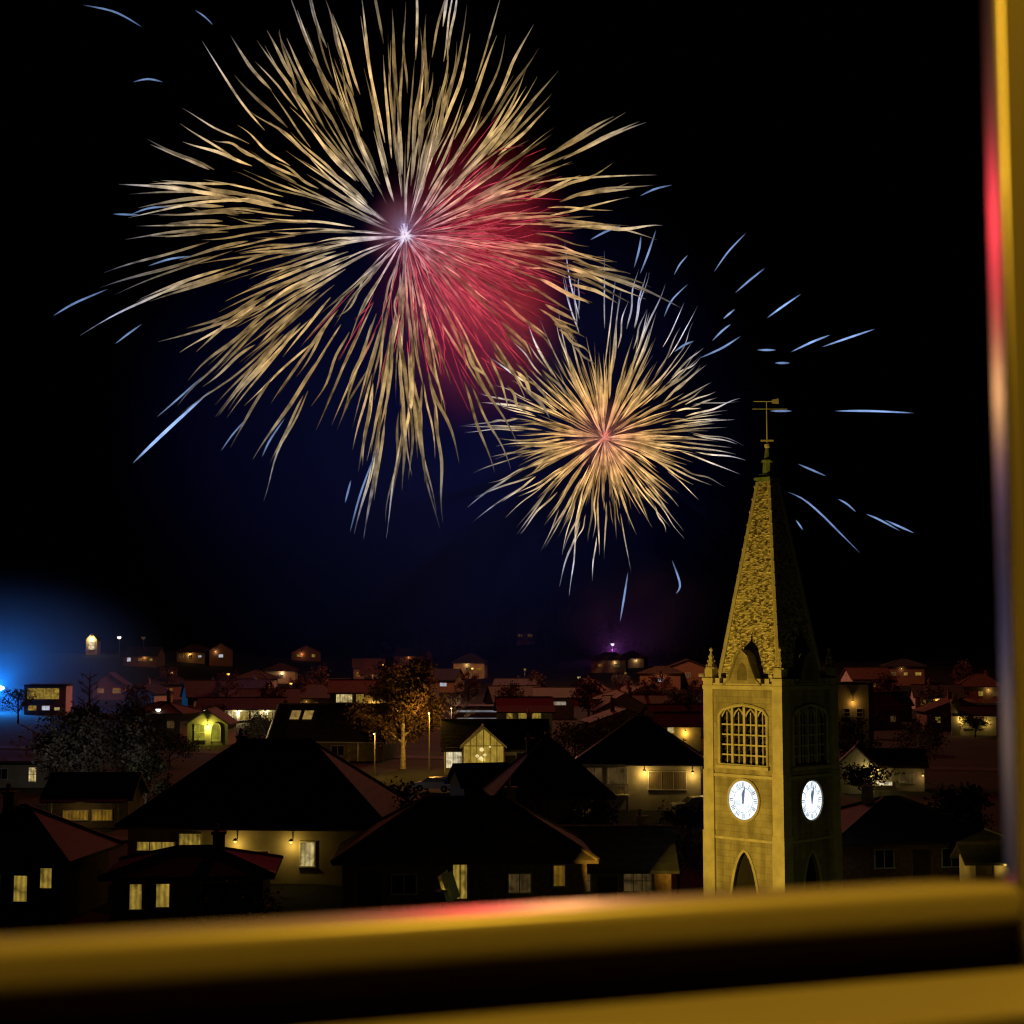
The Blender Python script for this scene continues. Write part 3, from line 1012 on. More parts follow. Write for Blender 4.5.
# corner pilasters with set-offs
for sx_ in (-1, 1):
    for sy_ in (-1, 1):
        pb = MB()
        c = 2.72
        for (hw, z0, z1) in ((.46, 0, ztow(3.2)), (.42, ztow(3.2), ztow(6.8)), (.38, ztow(6.8), HB + .25)):
            pb.box(sx_ * c - hw, sx_ * c + hw, sy_ * c - hw, sy_ * c + hw, z0, z1)
        pb.build('corner_pilaster', STONEP, T)
        # pinnacle with crockets
        q = MB()
        q.box(sx_ * c - .44, sx_ * c + .44, sy_ * c - .44, sy_ * c + .44, HB + .25, HB + .42)
        q.box(sx_ * c - .3, sx_ * c + .3, sy_ * c - .3, sy_ * c + .3, HB + .42, HB + .95)
        q.lathe([(.40, 0), (.40, .1), (.28, .12), (.20, .4), (.12, .8), (.05, 1.05), (.12, 1.12), (.12, 1.2), (.03, 1.3)], 8, (sx_ * c, sy_ * c, HB + .95))
        for k in range(3):
            for a in range(4):
                an = a * R(90) + R(45)
                rr = .30 - .08 * k
                q.lathe([(.02, -.07), (.07, 0), (.02, .08)], 5, (sx_ * c + rr * math.cos(an), sy_ * c + rr * math.sin(an), HB + 1.15 + .27 * k))
        q.build('pinnacle', STONEP, T)
# cornice and parapet bands
for (z0, z1, o) in ((HB - .25, HB - .02, .14), (ztow(6.45), ztow(6.62), .09), (ztow(2.75), ztow(2.9), .07)):
    cb = MB()
    e0, e1 = H_ - .05, H_ + o
    for (a, b_) in (((-e1, -e1), (e1, -e0)), ((-e1, e0), (e1, e1)), ((-e1, -e0), (-e0, e0)), ((e0, -e0), (e1, e0))):
        cb.box(a[0], b_[0], a[1], b_[1], z0, z1)
    cb.build('cornice' if o == .14 else 'string_course', STONEP, T)
cb = MB()
for s in range(4):
    Mr = Matrix.Rotation(s * R(90), 4, 'Z')
    for k in range(7):      # battlement bumps on a low parapet
        xx = -1.95 + k * .65
        if abs(xx) > 1.0:
            cb.box(xx - .17, xx + .17, -H_ - .08, -H_ + .2, HB + .102, HB + .40, Mr)
    cb.box(-2.3, 2.3, -H_ - .08, -H_ + .22, HB + .002, HB + .11, Mr)
cb.build('parapet', STONEP, T)
# openings' trim per side
clock_w = lit('clock_glow', (0.86, .95, 1.0), 1.25, .35, 1.9)
clock_d = lit('clock_ink_glow', (.30, .42, .75), .30, .3, 3)  # faint glow added to the marks and hands so they read paler
for s in range(4):
    Mr = Matrix.Rotation(s * R(90), 4, 'Z') @ Matrix.Translation((0, -H_, 0))
    # belfry window: surround, three mullions, transoms, louvres behind
    f = MB()
    prv = None
    ring = belf + [belf[0]]
    f.tube([Mr @ Vector((p[0] * 1.02, -.03, p[1])) for p in ring], .11, 6, cap=False)
    f.box(-2.05, 2.05, -.22, .0, ztow(6.95), ztow(7.14), Mr)
    bw_ = f.build('belfry_window', STONEP, T)
    t = MB()
    for xx in (-.95, 0, .95):
        t.box(xx - .09, xx + .09, .10, .32, ztow(7.15), ztow(10.6), Mr)
    for zz in (7.75, 8.35, 8.95, 9.55):
        t.box(-1.85, 1.85, .15, .28, ztow(zz) - .045, ztow(zz) + .045, Mr)
    for xx in (-1.4, -.47, .47, 1.4):   # little arched heads and thin centre bars
        t.tube([Mr @ Vector((xx - .44, .2, ztow(10.0))), Mr @ Vector((xx - .25, .2, ztow(10.3))), Mr @ Vector((xx, .2, ztow(10.5))), Mr @ Vector((xx + .25, .2, ztow(10.3))), Mr @ Vector((xx + .44, .2, ztow(10.0)))], .06, 5)
        t.box(xx - .035, xx + .035, .17, .25, ztow(7.15), ztow(10.3), Mr)
    t.build('tracery', STONEP, bw_)
    l = MB()
    for k in range(9):
        zz = ztow(7.3) + k * .36
        l.quad(*[Mr @ Vector(q) for q in ((-1.85, .38, zz), (1.85, .38, zz), (1.85, .62, zz + .3), (-1.85, .62, zz + .3))])
    l.build('louvre', DARKWOOD, bw_)
    # clock
    cz = ztow(5.12)
    c = MB()
    cf = MB()
    rim = [Mr @ Vector((1.22 * math.cos(a * R(10)), -.06, cz + 1.22 * math.sin(a * R(10)))) for a in range(37)]
    c.tube(rim, .09, 6, cap=False)
    co = c.build('clock', STONEP, T)
    cf.quad(*[Mr @ Vector((1.2 * math.cos(a * R(10)), -.05, cz + 1.2 * math.sin(a * R(10)))) for a in range(36)])
    cf.build('dial', clock_w, co)
    mk = MB()
    for k in range(12):
        a = k * R(30)
        Mk = Mr @ Matrix.Translation((0, -.075, cz)) @ Matrix.Rotation(a, 4, 'Y')
        nb = (2, 1, 2, 3, 2, 1, 2, 3, 3, 2, 1, 2)[k]
        for q in range(nb):
            xo = (q - (nb - 1) / 2) * .1
            mk.box(xo - .022, xo + .022, 0, .012, .80, 1.06, Mk)
    for a in range(36):
        pass
    ring2 = [Mr @ Vector((.74 * math.cos(a * R(10)), -.066, cz + .74 * math.sin(a * R(10)))) for a in range(37)]
    mk.tube(ring2, .016, 4, cap=False)
    mk.build('numeral', clock_d, co)
    for nm, a, ln, wd in (('hour_hand', R(1), .62, .12), ('minute_hand', R(11), .92, .07)):
        Mk = Mr @ Matrix.Translation((0, -.10 if nm[0] == 'h' else -.13, cz)) @ Matrix.Rotation(a, 4, 'Y')
        hb = MB()
        pr = [(-wd * .4, -.2), (wd * .4, -.2), (wd, ln * .55), (0, ln), (-wd, ln * .55)]
        f1 = [Mk @ Vector((p[0], 0, p[1])) for p in pr]
        f2 = [Mk @ Vector((p[0], .015, p[1])) for p in pr]
        hb.quad(*f1)
        hb.quad(*f2[::-1])
        for i in range(5):
            j = (i + 1) % 5
            hb.quad(f1[i], f2[i], f2[j], f1[j])
        hb.build(nm, clock_d, co)
    # moulding round the pointed opening
    d = MB()
    d.tube([Mr @ Vector((p[0] * 1.03, -.02, p[1] + .03)) for p in door_o], .1, 6)
    d.build('arch_moulding', STONEP, T)
    # gablet in front of the spire's foot
    g = MB()
    pr = [(-1.5, HB), (1.5, HB), (1.05, HB + .35), (.42, HB + 1.75), (0, HB + 2.1), (-.42, HB + 1.75), (-1.05, HB + .35)]
    f1 = [Mr @ Vector((p[0], -.05, p[1])) for p in pr]
    f2 = [Mr @ Vector((p[0] * .9, 1.6, p[1])) for p in pr]
    g.quad(*f1)
    for i in range(len(pr)):
        j = (i + 1) % len(pr)
        g.quad(f1[i], f2[i], f2[j], f1[j])
    g.tube([Mr @ Vector((p[0], -.09, p[1])) for p in pr[1:] + pr[:1]], .1, 5)
    g.tube([Mr @ Vector((0, -.05, HB + 2.05)), Mr @ Vector((0, -.05, HB + 2.6))], [.1, .03], 6)
    go_ = g.build('gablet', STONE, T)
    g2 = MB()
    g2.quad(*[Mr @ Vector((p[0], -.07, p[1])) for p in pointed(0, .38, HB + .3, HB + .7, HB + 1.35, 5)])
    g2.build('niche', mat('niche_stone', (.15, .13, .10), .9, .2), go_)

# spire
ZT = 24.3 - TZ
sp = MB()
hb_, ht = 2.36, .45
nlev = 22
for s in range(4):
    Mr = Matrix.Rotation(s * R(90), 4, 'Z')
    for k in range(nlev):           # overlapping courses, each stepping out a little at its foot
        t0, t1 = k / nlev, (k + 1) / nlev
        z0, z1 = HB + .02 + (ZT - HB) * t0, HB + .02 + (ZT - HB) * t1
        w0 = hb_ + (ht - hb_) * t0
        w1 = hb_ + (ht - hb_) * t1 - .0
        e = .05
        sp.quad(*[Mr @ Vector(q) for q in ((-w0 - e, -w0 - e, z0), (w0 + e, -w0 - e, z0), (w1, -w1, z1), (-w1, -w1, z1))])
        sp.quad(*[Mr @ Vector(q) for q in ((-w0 - e, -w0 - e, z0), (w0 + e, -w0 - e, z0), (w0 - .02, -w0 + .02, z0), (-w0 + .02, -w0 + .02, z0))])
spire = sp.build('spire', scale_m, T)
rr = MB()
for sx_ in (-1, 1):
    for sy_ in (-1, 1):
        rr.tube([(sx_ * hb_ * 1.02, sy_ * hb_ * 1.02, HB), (sx_ * ht * 1.02, sy_ * ht * 1.02, ZT)], [.17, .13], 6)
        for k in range(16):
            t = (k + .6) / 16
            w = hb_ + (ht - hb_) * t
            rr.lathe([(.03, -.1), (.1, 0), (.03, .12)], 5, (sx_ * (w + .1), sy_ * (w + .1), HB + (ZT - HB) * t))
rr.build('ridge_roll', STONEP, spire)
cp = MB()
cp.box(-.52, .52, -.52, .52, ZT, ZT + .1)
cp.box(-.64, .64, -.64, .64, ZT + .1, ZT + .26)
cp.box(-.42, .42, -.42, .42, ZT + .26, ZT + .45)
cp.lathe([(.34, .45), (.30, 1.2), (.40, 1.25), (.40, 1.35), (.22, 1.42), (.15, 2.0), (.10, 2.1)], 8, (0, 0, ZT))
lan = cp.build('lantern', COPPER, T)
rd = MB()
rd.tube([(0, 0, ZT + 2.0), (0, 0, ZT + 5.0)], [.06, .035], 6)
rd.lathe([(.03, -.2), (.2, -.08), (.2, .08), (.03, .2)], 10, (0, 0, ZT + 2.25))
Mw = Matrix.Rotation(-TR, 4, 'Z')
rd.box(-.42, .42, -.05, .05, ZT + 2.52, ZT + 2.62, Mw)
fin = rd.build('finial_rod', PALEMETAL, T)
wv = MB()
wv.tube([Mw @ Vector((-.95, 0, ZT + 4.55)), Mw @ Vector((1.35, 0, ZT + 4.55))], .03, 5)
wv.tube([Mw @ Vector((-.85, 0, ZT + 5.02)), Mw @ Vector((.75, 0, ZT + 5.02))], .035, 5)
for sgn in (0,):
    wv.quad(*[Mw @ Vector(q) for q in ((.35, -.02, ZT + 4.9), (.8, -.02, ZT + 4.85), (.8, -.02, ZT + 5.2), (.35, -.02, ZT + 5.12))])
    wv.quad(*[Mw @ Vector(q) for q in ((.35, .02, ZT + 4.9), (.8, .02, ZT + 4.85), (.8, .02, ZT + 5.2), (.35, .02, ZT + 5.12))])
wv.build('weather_vane', PALEMETAL, fin)

# floodlight aimed at the tower's left face
nl = Vector((-math.sin(R(TA)), -math.cos(R(TA)), 0))
fp = Vector((TX, TY, 0)) + nl * 27
fz = terrain(fp.x, fp.y)
FL = thing('floodlight', 'yellow floodlight on a short post in front of the tower', 'floodlight', (fp.x, fp.y, fz))
fb = MB()
fb.tube([(0, 0, 0), (0, 0, 2.2)], .06, 8)
fb.box(-.3, .3, -.3, .3, 0, .05)
fb.build('post', METAL, FL)
fb = MB()
dirv = (Vector((TX, TY, 13.5)) - (fp + Vector((0, 0, fz + 2.5)))).normalized()
Mq = dirv.to_track_quat('Y', 'Z').to_matrix().to_4x4()
Mq.translation = Vector((0, 0, 2.45))
fb.box(-.35, .35, -.18, .1, -.25, .25, Mq)
hd = fb.build('lamp_head', METAL, FL)
fb = MB()
fb.box(-.3, .3, .1, .12, -.2, .2, Mq)
fb.build('lens', LAMPS, hd)
fb = MB()
for k in (-1, 1):
    fb.box(k * .16 - .012, k * .16 + .012, .12, .86, -.5, .9, Mq)
fb.build('barn_door', METAL, hd)  # unseen flaps added to keep the beam off the neighbouring roofs
sl_ = light('flood_spot', 'SPOT', Mq @ Vector((0, .2, 0)), 21500, (1.0, .61, .065), FL, .02)
sl_.data.spot_size = R(66)
sl_.data.spot_blend = .35
sl_.rotation_euler = dirv.to_track_quat('-Z', 'Y').to_euler()

# ------------------------------------------------------------------ street lamps


def street_lamp(label, px, Y, h, power, col, lens, arm=0.9, r=.14, drop=.2):
    x = X(px, Y)
    z = terrain(x, Y)
    o = thing('street_lamp', label, 'street lamp', (x, Y, z), 0, 'street lamps of the town')
    b = MB()
    b.tube([(0, 0, -.3), (0, 0, h * .5), (0, 0, h)], [.09, .07, .05], 8)
    b.tube([(0, 0, -.1), (0, 0, 1.0)], .12, 8)
    b.build('pole', METAL, o)
    b = MB()
    b.tube([(0, 0, h - .1), (0, -arm * .4, h + .22), (0, -arm, h + .25)], .035, 6)
    b.build('arm', METAL, o)
    b = MB()
    b.box(-r, r, -arm - .35, -arm + .15, h + .2, h + .34)
    hd = b.build('lamp_head', METAL, o)
    b = MB()
    b.lathe([(r * .3, -r * 1.1), (r * .9, -r * .6), (r, 0)], 8, (0, -arm - .1, h + .2))
    b.build('lens', lens, hd)
    light('lamp_light', 'POINT', (0, -arm - .1, h - drop), power, col, o, .08)
    return o


street_lamp('sodium street lamp standing below the tall orange birch', 430, 187, 6.6, 1150, (1, .52, .07), LAMPS)
street_lamp('street lamp lighting the bare tree beyond the glazed gable house', 452, 222, 6.0, 330, (1, .62, .3), LAMPS)
street_lamp('bright white street lamp beside the greenish yellow arched house', 162, 262, 4.2, 160, (1, .9, .7), LAMPW, r=.42)
street_lamp('small white street lamp on the far left hill', 121, 590, 7.0, 160, (1, .93, .7), LAMPW, r=.75)
street_lamp('dim small street lamp right of the white lamp on the left hill', 145, 600, 6.2, 40, (.8, .85, 1), WDIM, r=.8)
street_lamp('violet white street lamp on the slope right of the central hill', 612, 640, 7.0, 2300, (.5, .10, .8), LAMPV, r=.75, drop=2.6)
street_lamp('street lamp beside the dark russet tree right of the tower', 905, 168, 3.6, 40, (1, .6, .2), LAMPS)
street_lamp('street lamp near the parked cars left of the tower', 700, 150, 4.0, 42, (1, .8, .45), LAMPS)
street_lamp('added low lamp lighting the dark right side of the church tower', 985, 78, 1.6, 300, (.85, .8, .16), LAMPS)  # added out of view to lift the tower's shaded face
street_lamp('added low lamp behind the veranda house roof lighting the grey tree', 92, 137, 1.9, 720, (1, .85, .75), LAMPW)  # hidden lamp added only to brighten the grey tree
street_lamp('added sodium lamp lighting the left side of the tall orange birch', 376, 180, 4.6, 800, (1, .52, .07), LAMPS)  # second lamp added so the crown is lit from the left too
r4 = random.Random(12)
for i in range(10):
    street_lamp('small far street lamp over the house rows, %s of its kind from the left' % ORD[i], 175 + i * 56 + r4.uniform(-18, 18) + (60 if i > 8 else 0), r4.uniform(330, 470), r4.uniform(5.5, 7.5), r4.uniform(25, 70), (1, .6, .25), r4.choice([LAMPS, WWARM, WYEL]), r=r4.uniform(.3, .5))
# the blue lamp
xb = X(2, 352)
BL = thing('blue_floodlight_mast', 'mast with an intense blue white floodlight at the left edge', 'floodlight', (xb, 352, terrain(xb, 352)))
b = MB()
hB = P(0, 690, 352).z - terrain(xb, 352)
b.tube([(0, 0, -.5), (0, 0, hB)], [.16, .09], 8)
b.build('pole', METAL, BL)
b = MB()
b.box(-1.2, 1.2, -.1, .1, hB, hB + .15)
for k in (-.8, 0, .8):
    b.box(k - .33, k + .33, -.5, .0, hB + .16, hB + .75)
hd = b.build('lamp_head', METAL, BL)
b = MB()
for k in (-.8, 0, .8):
    b.lathe([(.1, -.5), (.7, -.3), (.85, 0), (.7, .3), (.1, .5)], 10, (k * .7, -.9, hB + .45))
b.build('lens', LAMPB, hd)
light('blue_light', 'POINT', (0, -2.2, hB + .5), 36000, (.01, .27, 1.0), BL, .1)

# ------------------------------------------------------------------ trees


def leaf_quad(b, p, s, r):
    a = Vector((r.gauss(0, 1), r.gauss(0, 1), r.gauss(0, 1))).normalized()
    c = a.cross(Vector((r.gauss(0, 1), r.gauss(0, 1), r.gauss(0, 1)))).normalized()
    a *= s
    c *= s * .55
    b.quad(p - a, p + c, p + a, p - c)


def tree(name, label, px, Y, h, cw, style, lm, bm_=BARK, n=2600, seed=1, th=None, leaf=.16, cat='tree', group=None):
    r = random.Random(seed)
    x = X(px, Y)
    z = terrain(x, Y)
    o = thing(name, label, cat, (x, Y, z), r.uniform(0, 6), group)
    th = th if th is not None else h * .3
    t = MB()
    lean = r.uniform(-.03, .03) * h
    tp = [(0, 0, -.4), (lean * .3, 0, th * .5), (lean * .6, lean * .2, th), (lean, lean * .4, h * .62), (lean, lean * .5, h * .86)]
    tr = .018 * h + .06
    t.tube(tp, [tr * 1.25, tr, tr * .8, tr * .45, tr * .12], 8)
    ends = []
    nb = 11 if style != 'bush' else 9
    for k in range(nb):
        f = k / nb
        zz = th * .8 + (h * .8 - th * .8) * f
        a = k * 2.4 + r.uniform(-.4, .4)
        rad = cw / 2 * (.95 - .55 * f) * r.uniform(.6, 1.0)
        rise = rad * r.uniform(.35, .9)
        p0 = Vector((lean * f, 0, zz))
        p1 = p0 + Vector((math.cos(a) * rad * .5, math.sin(a) * rad * .5, rise * .6))
        p2 = p0 + Vector((math.cos(a) * rad, math.sin(a) * rad, rise))
        t.tube([p0, p1, p2], [tr * .42, tr * .25, tr * .06], 6)
        ends += [p1, p2]
        for q in range(4 if style != 'bare' else 9):
            aa = a + r.uniform(-1.1, 1.1)
            s0 = p1.lerp(p2, r.random())
            s1 = s0 + Vector((math.cos(aa), math.sin(aa), r.uniform(.1, 1.1))) * rad * r.uniform(.3, .6)
            t.tube([s0, s1], [tr * .13, tr * .03], 4)
            ends.append(s1)
            if style == 'bare':
                for w in range(5):
                    ab_ = aa + r.uniform(-1.2, 1.2)
                    u0 = s0.lerp(s1, r.uniform(.3, 1))
                    u1 = u0 + Vector((math.cos(ab_), math.sin(ab_), r.uniform(-.1, 1.2))) * rad * r.uniform(.12, .3)
                    t.tube([u0, u1], [tr * .07, tr * .02], 3)
    t.build('trunk', bm_, o)
    c = MB()
    if style == 'weeping':
        for k in range(n // 14):
            e = r.choice(ends)
            p = e + Vector((r.gauss(0, .35), r.gauss(0, .35), r.gauss(.2, .5)))
            ln = r.uniform(.8, 3.4)
            sw = Vector((r.uniform(-.12, .12), r.uniform(-.12, .12), -1))
            for q in range(14):
                leaf_quad(c, p + sw * ln * q / 14 + Vector((r.gauss(0, .07), r.gauss(0, .07), 0)), leaf * r.uniform(.6, 1.2), r)
    elif style in ('round', 'bush'):
        cl = [e for e in ends]
        for k in range(10):
            a, v = r.uniform(0, 6.28), r.uniform(-.5, 1)
            rr_ = cw / 2 * math.sqrt(max(.05, 1 - v * v * .9)) * r.uniform(.5, .95)
            cl.append(Vector((math.cos(a) * rr_, math.sin(a) * rr_, th + (h - th) * (.5 + .5 * v) * .95)))
        for k in range(n):
            e = cl[k % len(cl)]
            d = Vector((r.gauss(0, 1), r.gauss(0, 1), r.gauss(0, .8))) * cw * .075
            q = e + d
            if q.z > .1:
                leaf_quad(c, q, leaf * r.uniform(.6, 1.3), r)
    else:
        for k in range(n):
            e = r.choice(ends)
            leaf_quad(c, e + Vector((r.gauss(0, .3), r.gauss(0, .3), r.gauss(0, .3))), leaf * r.uniform(.4, .9), r)
    c.build('crown', lm, o)
    return o


tree('weeping_birch', 'tall weeping birch lit orange in front of the yellow walled house', 404, 191, 13.4, 9.0, 'round', LEAFB, BIRCHBARK, n=15000, seed=3, th=2.8, leaf=.2)
tree('grey_tree', 'large rounded grey tree near the blue glow above the veranda house', 106, 150, 8.2, 10.2, 'round', LEAFG, n=11000, seed=5, th=1.2, leaf=.2)
tree('bare_tree', 'small bare branching tree right of the orange birch', 452, 226, 9.0, 7, 'bare', LEAFG, BIRCHBARK, n=260, seed=8)
tree('russet_tree', 'russet leafed tree behind the steep pointed roof', 574, 178, 6.2, 6.5, 'round', LEAFR, n=2200, seed=9)
tree('russet_bush', 'low reddish bush beside the glazed gable house', 556, 162, 3.2, 4.2, 'bush', LEAFR, n=1500, seed=10, th=.5, cat='bush')
tree('dark_tree', 'dark leafy tree behind the small white gabled house', 917, 172, 6.8, 6.2, 'round', LEAFR, n=2200, seed=11)
tree('dark_tree', 'dark tree at the foot of the brown flat topped block', 848, 200, 6.0, 5.0, 'round', LEAF, n=1600, seed=12)
tree('garden_bush', 'low dark bush below the balcony house wall', 690, 120, 2.6, 4.0, 'bush', LEAF, n=1500, seed=13, th=.4, cat='bush')
tree('garden_bush', 'low russet bush in front of the low tall windowed house', 232, 78, 2.6, 4.2, 'bush', LEAFR, n=1500, seed=14, th=.4, cat='bush', leaf=.12)
tree('garden_tree', 'round dark tree between the two nearest dark roofs', 392, 112, 4.8, 5.0, 'round', LEAF, n=2000, seed=15, th=1)
tree('garden_tree', 'dim tree right of the arched house below the long brown roof', 262, 215, 5.4, 5.0, 'round', LEAFG, n=1500, seed=16)
tree('garden_tree', 'dark tree left of the pale window band house', 22, 300, 7, 6, 'round', LEAF, n=1500, seed=17)
tree('bare_tree', 'bare pale tree rising behind the rounded grey tree', 92, 300, 11.5, 6, 'bare', LEAFG, BARK, n=200, seed=18)
slope = [(300, 360), (318, 380), (648, 330), (662, 345), (680, 310), (694, 330), (588, 300), (930, 330), (885, 320), (170, 420), (140, 330), (228, 350), (275, 330), (510, 340), (535, 380), (620, 400), (960, 400), (425, 400), (468, 350), (372, 420)]
for i, (px, Y) in enumerate(sorted(slope)):
    tree('slope_tree', 'dim tree on the far slope, %s tree from the left among the far rows' % ORD[i], px, Y, 7 + (i % 3) * 1.6, 6, 'round' if i % 2 else 'bare', LEAFR if i % 3 else LEAFG, n=1500, seed=40 + i, group='trees on the far slope', leaf=.25)
# garden trees and hedges between the middle houses
r5 = random.Random(58)
spots = []
solid = [(o.location.x, o.location.y) for o in bpy.data.objects if o.get('category') and o.parent is None and o.location.y > 100]
tries = 0
while len(spots) < 22 and tries < 5000:
    tries += 1
    px, Y = r5.uniform(20, 985), r5.uniform(138, 265)
    x = X(px, Y)
    if 695 < px < 845 or 380 < px < 545 or (185 < px < 245 and Y < 240) or (580 < px < 700 and Y < 150):
        continue
    if all((x - a) ** 2 + (Y - c) ** 2 > 6.5 ** 2 for a, c in solid):
        solid.append((x, Y))
        spots.append((px, Y))
for i, (px, Y) in enumerate(sorted(spots)):
    tree('leafy_tree', 'dark leafy tree among the middle houses, %s of its kind from the left' % ORD[i], px, Y, r5.uniform(2.8, 5.2), r5.uniform(3.6, 6), r5.choice(['round', 'bush']), r5.choice([LEAF, LEAFR, LEAF]), n=1500, seed=300 + i, th=.8,
         group='trees among the middle houses')
for i, (px, Y, h) in enumerate(((425, 104, 4.6), (525, 108, 4.4), (590, 110, 4.2), (676, 106, 4.4), (955, 118, 4.2))):
    tree('near_tree', ['dark bushy tree left of the long near roof', 'dark bushy tree behind the ridge of the long near roof', 'dark bushy tree in front of the balcony house', 'dark bushy tree close to the left foot of the tower', 'dark bushy tree behind the big unlit house'][i], px, Y, h, 4.6, 'round', LEAFR if i % 2 else LEAF, n=2200, seed=400 + i, th=.9)
# wood on the central hill
r = random.Random(77)
wood_c, wood_t = MB(), MB()
for k in range(300):
    x = r.gauss(16, 34)
    y = r.uniform(690, 800)
    if not -70 < x < 90:
        continue
    z = terrain(x, y)
    h = r.uniform(5, 9)
    wood_t.tube([(x, y, z - .3), (x, y, z + h * .7)], [.2, .06], 4)
    for q in range(46):
        v = r.random()
        rr_ = (1 - v) * h * .28 + .3
        leaf_quad(wood_c, Vector((x + r.gauss(0, rr_ * .7), y + r.gauss(0, rr_ * .7), z + h * (.25 + .75 * v))), .6 * r.uniform(.6, 1.3), r)
wd = wood_t.build('wood', BARK)
wc = wood_c.build('foliage', LEAF, wd)
tag(wd, 'dark wood covering the central hill on the skyline', 'wood', kind='stuff')

# ------------------------------------------------------------------ parked cars


def car(label, px, Y, rz, colm):
    x = X(px, Y)
    o = thing('parked_car', label, 'car', (x, Y, terrain(x, Y) + .08), R(rz), 'cars parked in the street')
    prof = [(-2.05, .35), (-2.1, .62), (-1.95, .86), (-1.2, .93), (-.55, 1.38), (.75, 1.42), (1.45, .98), (2.0, .9), (2.1, .6), (2.05, .33)]
    b = MB()
    secs = [(-.86, .96), (-.8, 1.0), (.8, 1.0), (.86, .96)]
    for yy, k in secs:
        for q in prof:
            ins = .16 if q[1] > 1.2 else 0
            b.v.append((q[0] * k, yy - math.copysign(ins, yy), q[1]))
    n = len(prof)
    for i in range(3):
        for j in range(n):
            k = (j + 1) % n
            b.f.append((i * n + j, i * n + k, (i + 1) * n + k, (i + 1) * n + j))
    b.f.append(tuple(range(n)))
    b.f.append(tuple(3 * n + j for j in range(n))[::-1])
    b.build('body', colm, o)
    b = MB()
    for s in (-1, 1):
        b.quad((-1.0, s * .845, .96), (1.2, s * .845, .98), (.62, s * .71, 1.34), (-.48, s * .71, 1.31))
    b.quad((-1.17, -.7, .955), (-1.17, .7, .955), (-.6, .58, 1.36), (-.6, -.58, 1.36))
    b.quad((1.42, -.7, 1.01), (1.42, .7, 1.01), (.82, .58, 1.405), (.82, -.58, 1.405))
    b.build('window', GLASSD, o)
    for sx_ in (-1.3, 1.3):
        for sy_ in (-.84, .84):
            w = MB()
            ring = [(.33, 0), (.33, .2), (.2, .21), (.2, -.01)]
            for k in range(14):
                a = k * 2 * math.pi / 14
                for rr_, dy in ((.33, -.1), (.33, .1), (.18, .11), (.18, -.11)):
                    w.v.append((sx_ + rr_ * math.cos(a), sy_ + dy, .33 + rr_ * math.sin(a)))
            for k in range(14):
                for j in range(4):
                    a0, a1 = k * 4 + j, k * 4 + (j + 1) % 4
                    b0, b1 = ((k + 1) % 14) * 4 + j, ((k + 1) % 14) * 4 + (j + 1) % 4
                    w.f.append((a0, a1, b1, b0))
            wo = w.build('wheel', mat('tyre', (.02, .02, .02), .9, .1), o)
            m2 = MB()
            m2.tube([(sx_, sy_ - .1, .33), (sx_, sy_ + .1, .33)], .17, 10)
            m2.build('rim', METAL, wo)
    for s in (-.6, .6):
        h = MB()
        h.box(-2.12, -2.0, s - .18, s + .18, .62, .76)
        h.build('headlight', WHITEPAINT, o)
        h = MB()
        h.box(2.0, 2.12, s - .18, s + .18, .64, .78)
        h.build('tail_light', mat('red_lens', (.3, .01, .01), .3, .1), o)
    return o


WCAR = mat('car_paint_white', (.62, .62, .62), .3, .04, 1, spec=.5)
SCAR = mat('car_paint_silver', (.35, .36, .38), .3, .05, 1, spec=.5)
car('white car parked beyond the left edge of the tower', 694, 139, 12, WCAR)
car('silver car parked on the road below the glazed gable house', 436, 160, -20, SCAR)

# ------------------------------------------------------------------ smoke (lit by lamps and by added point lights standing for the bursts)


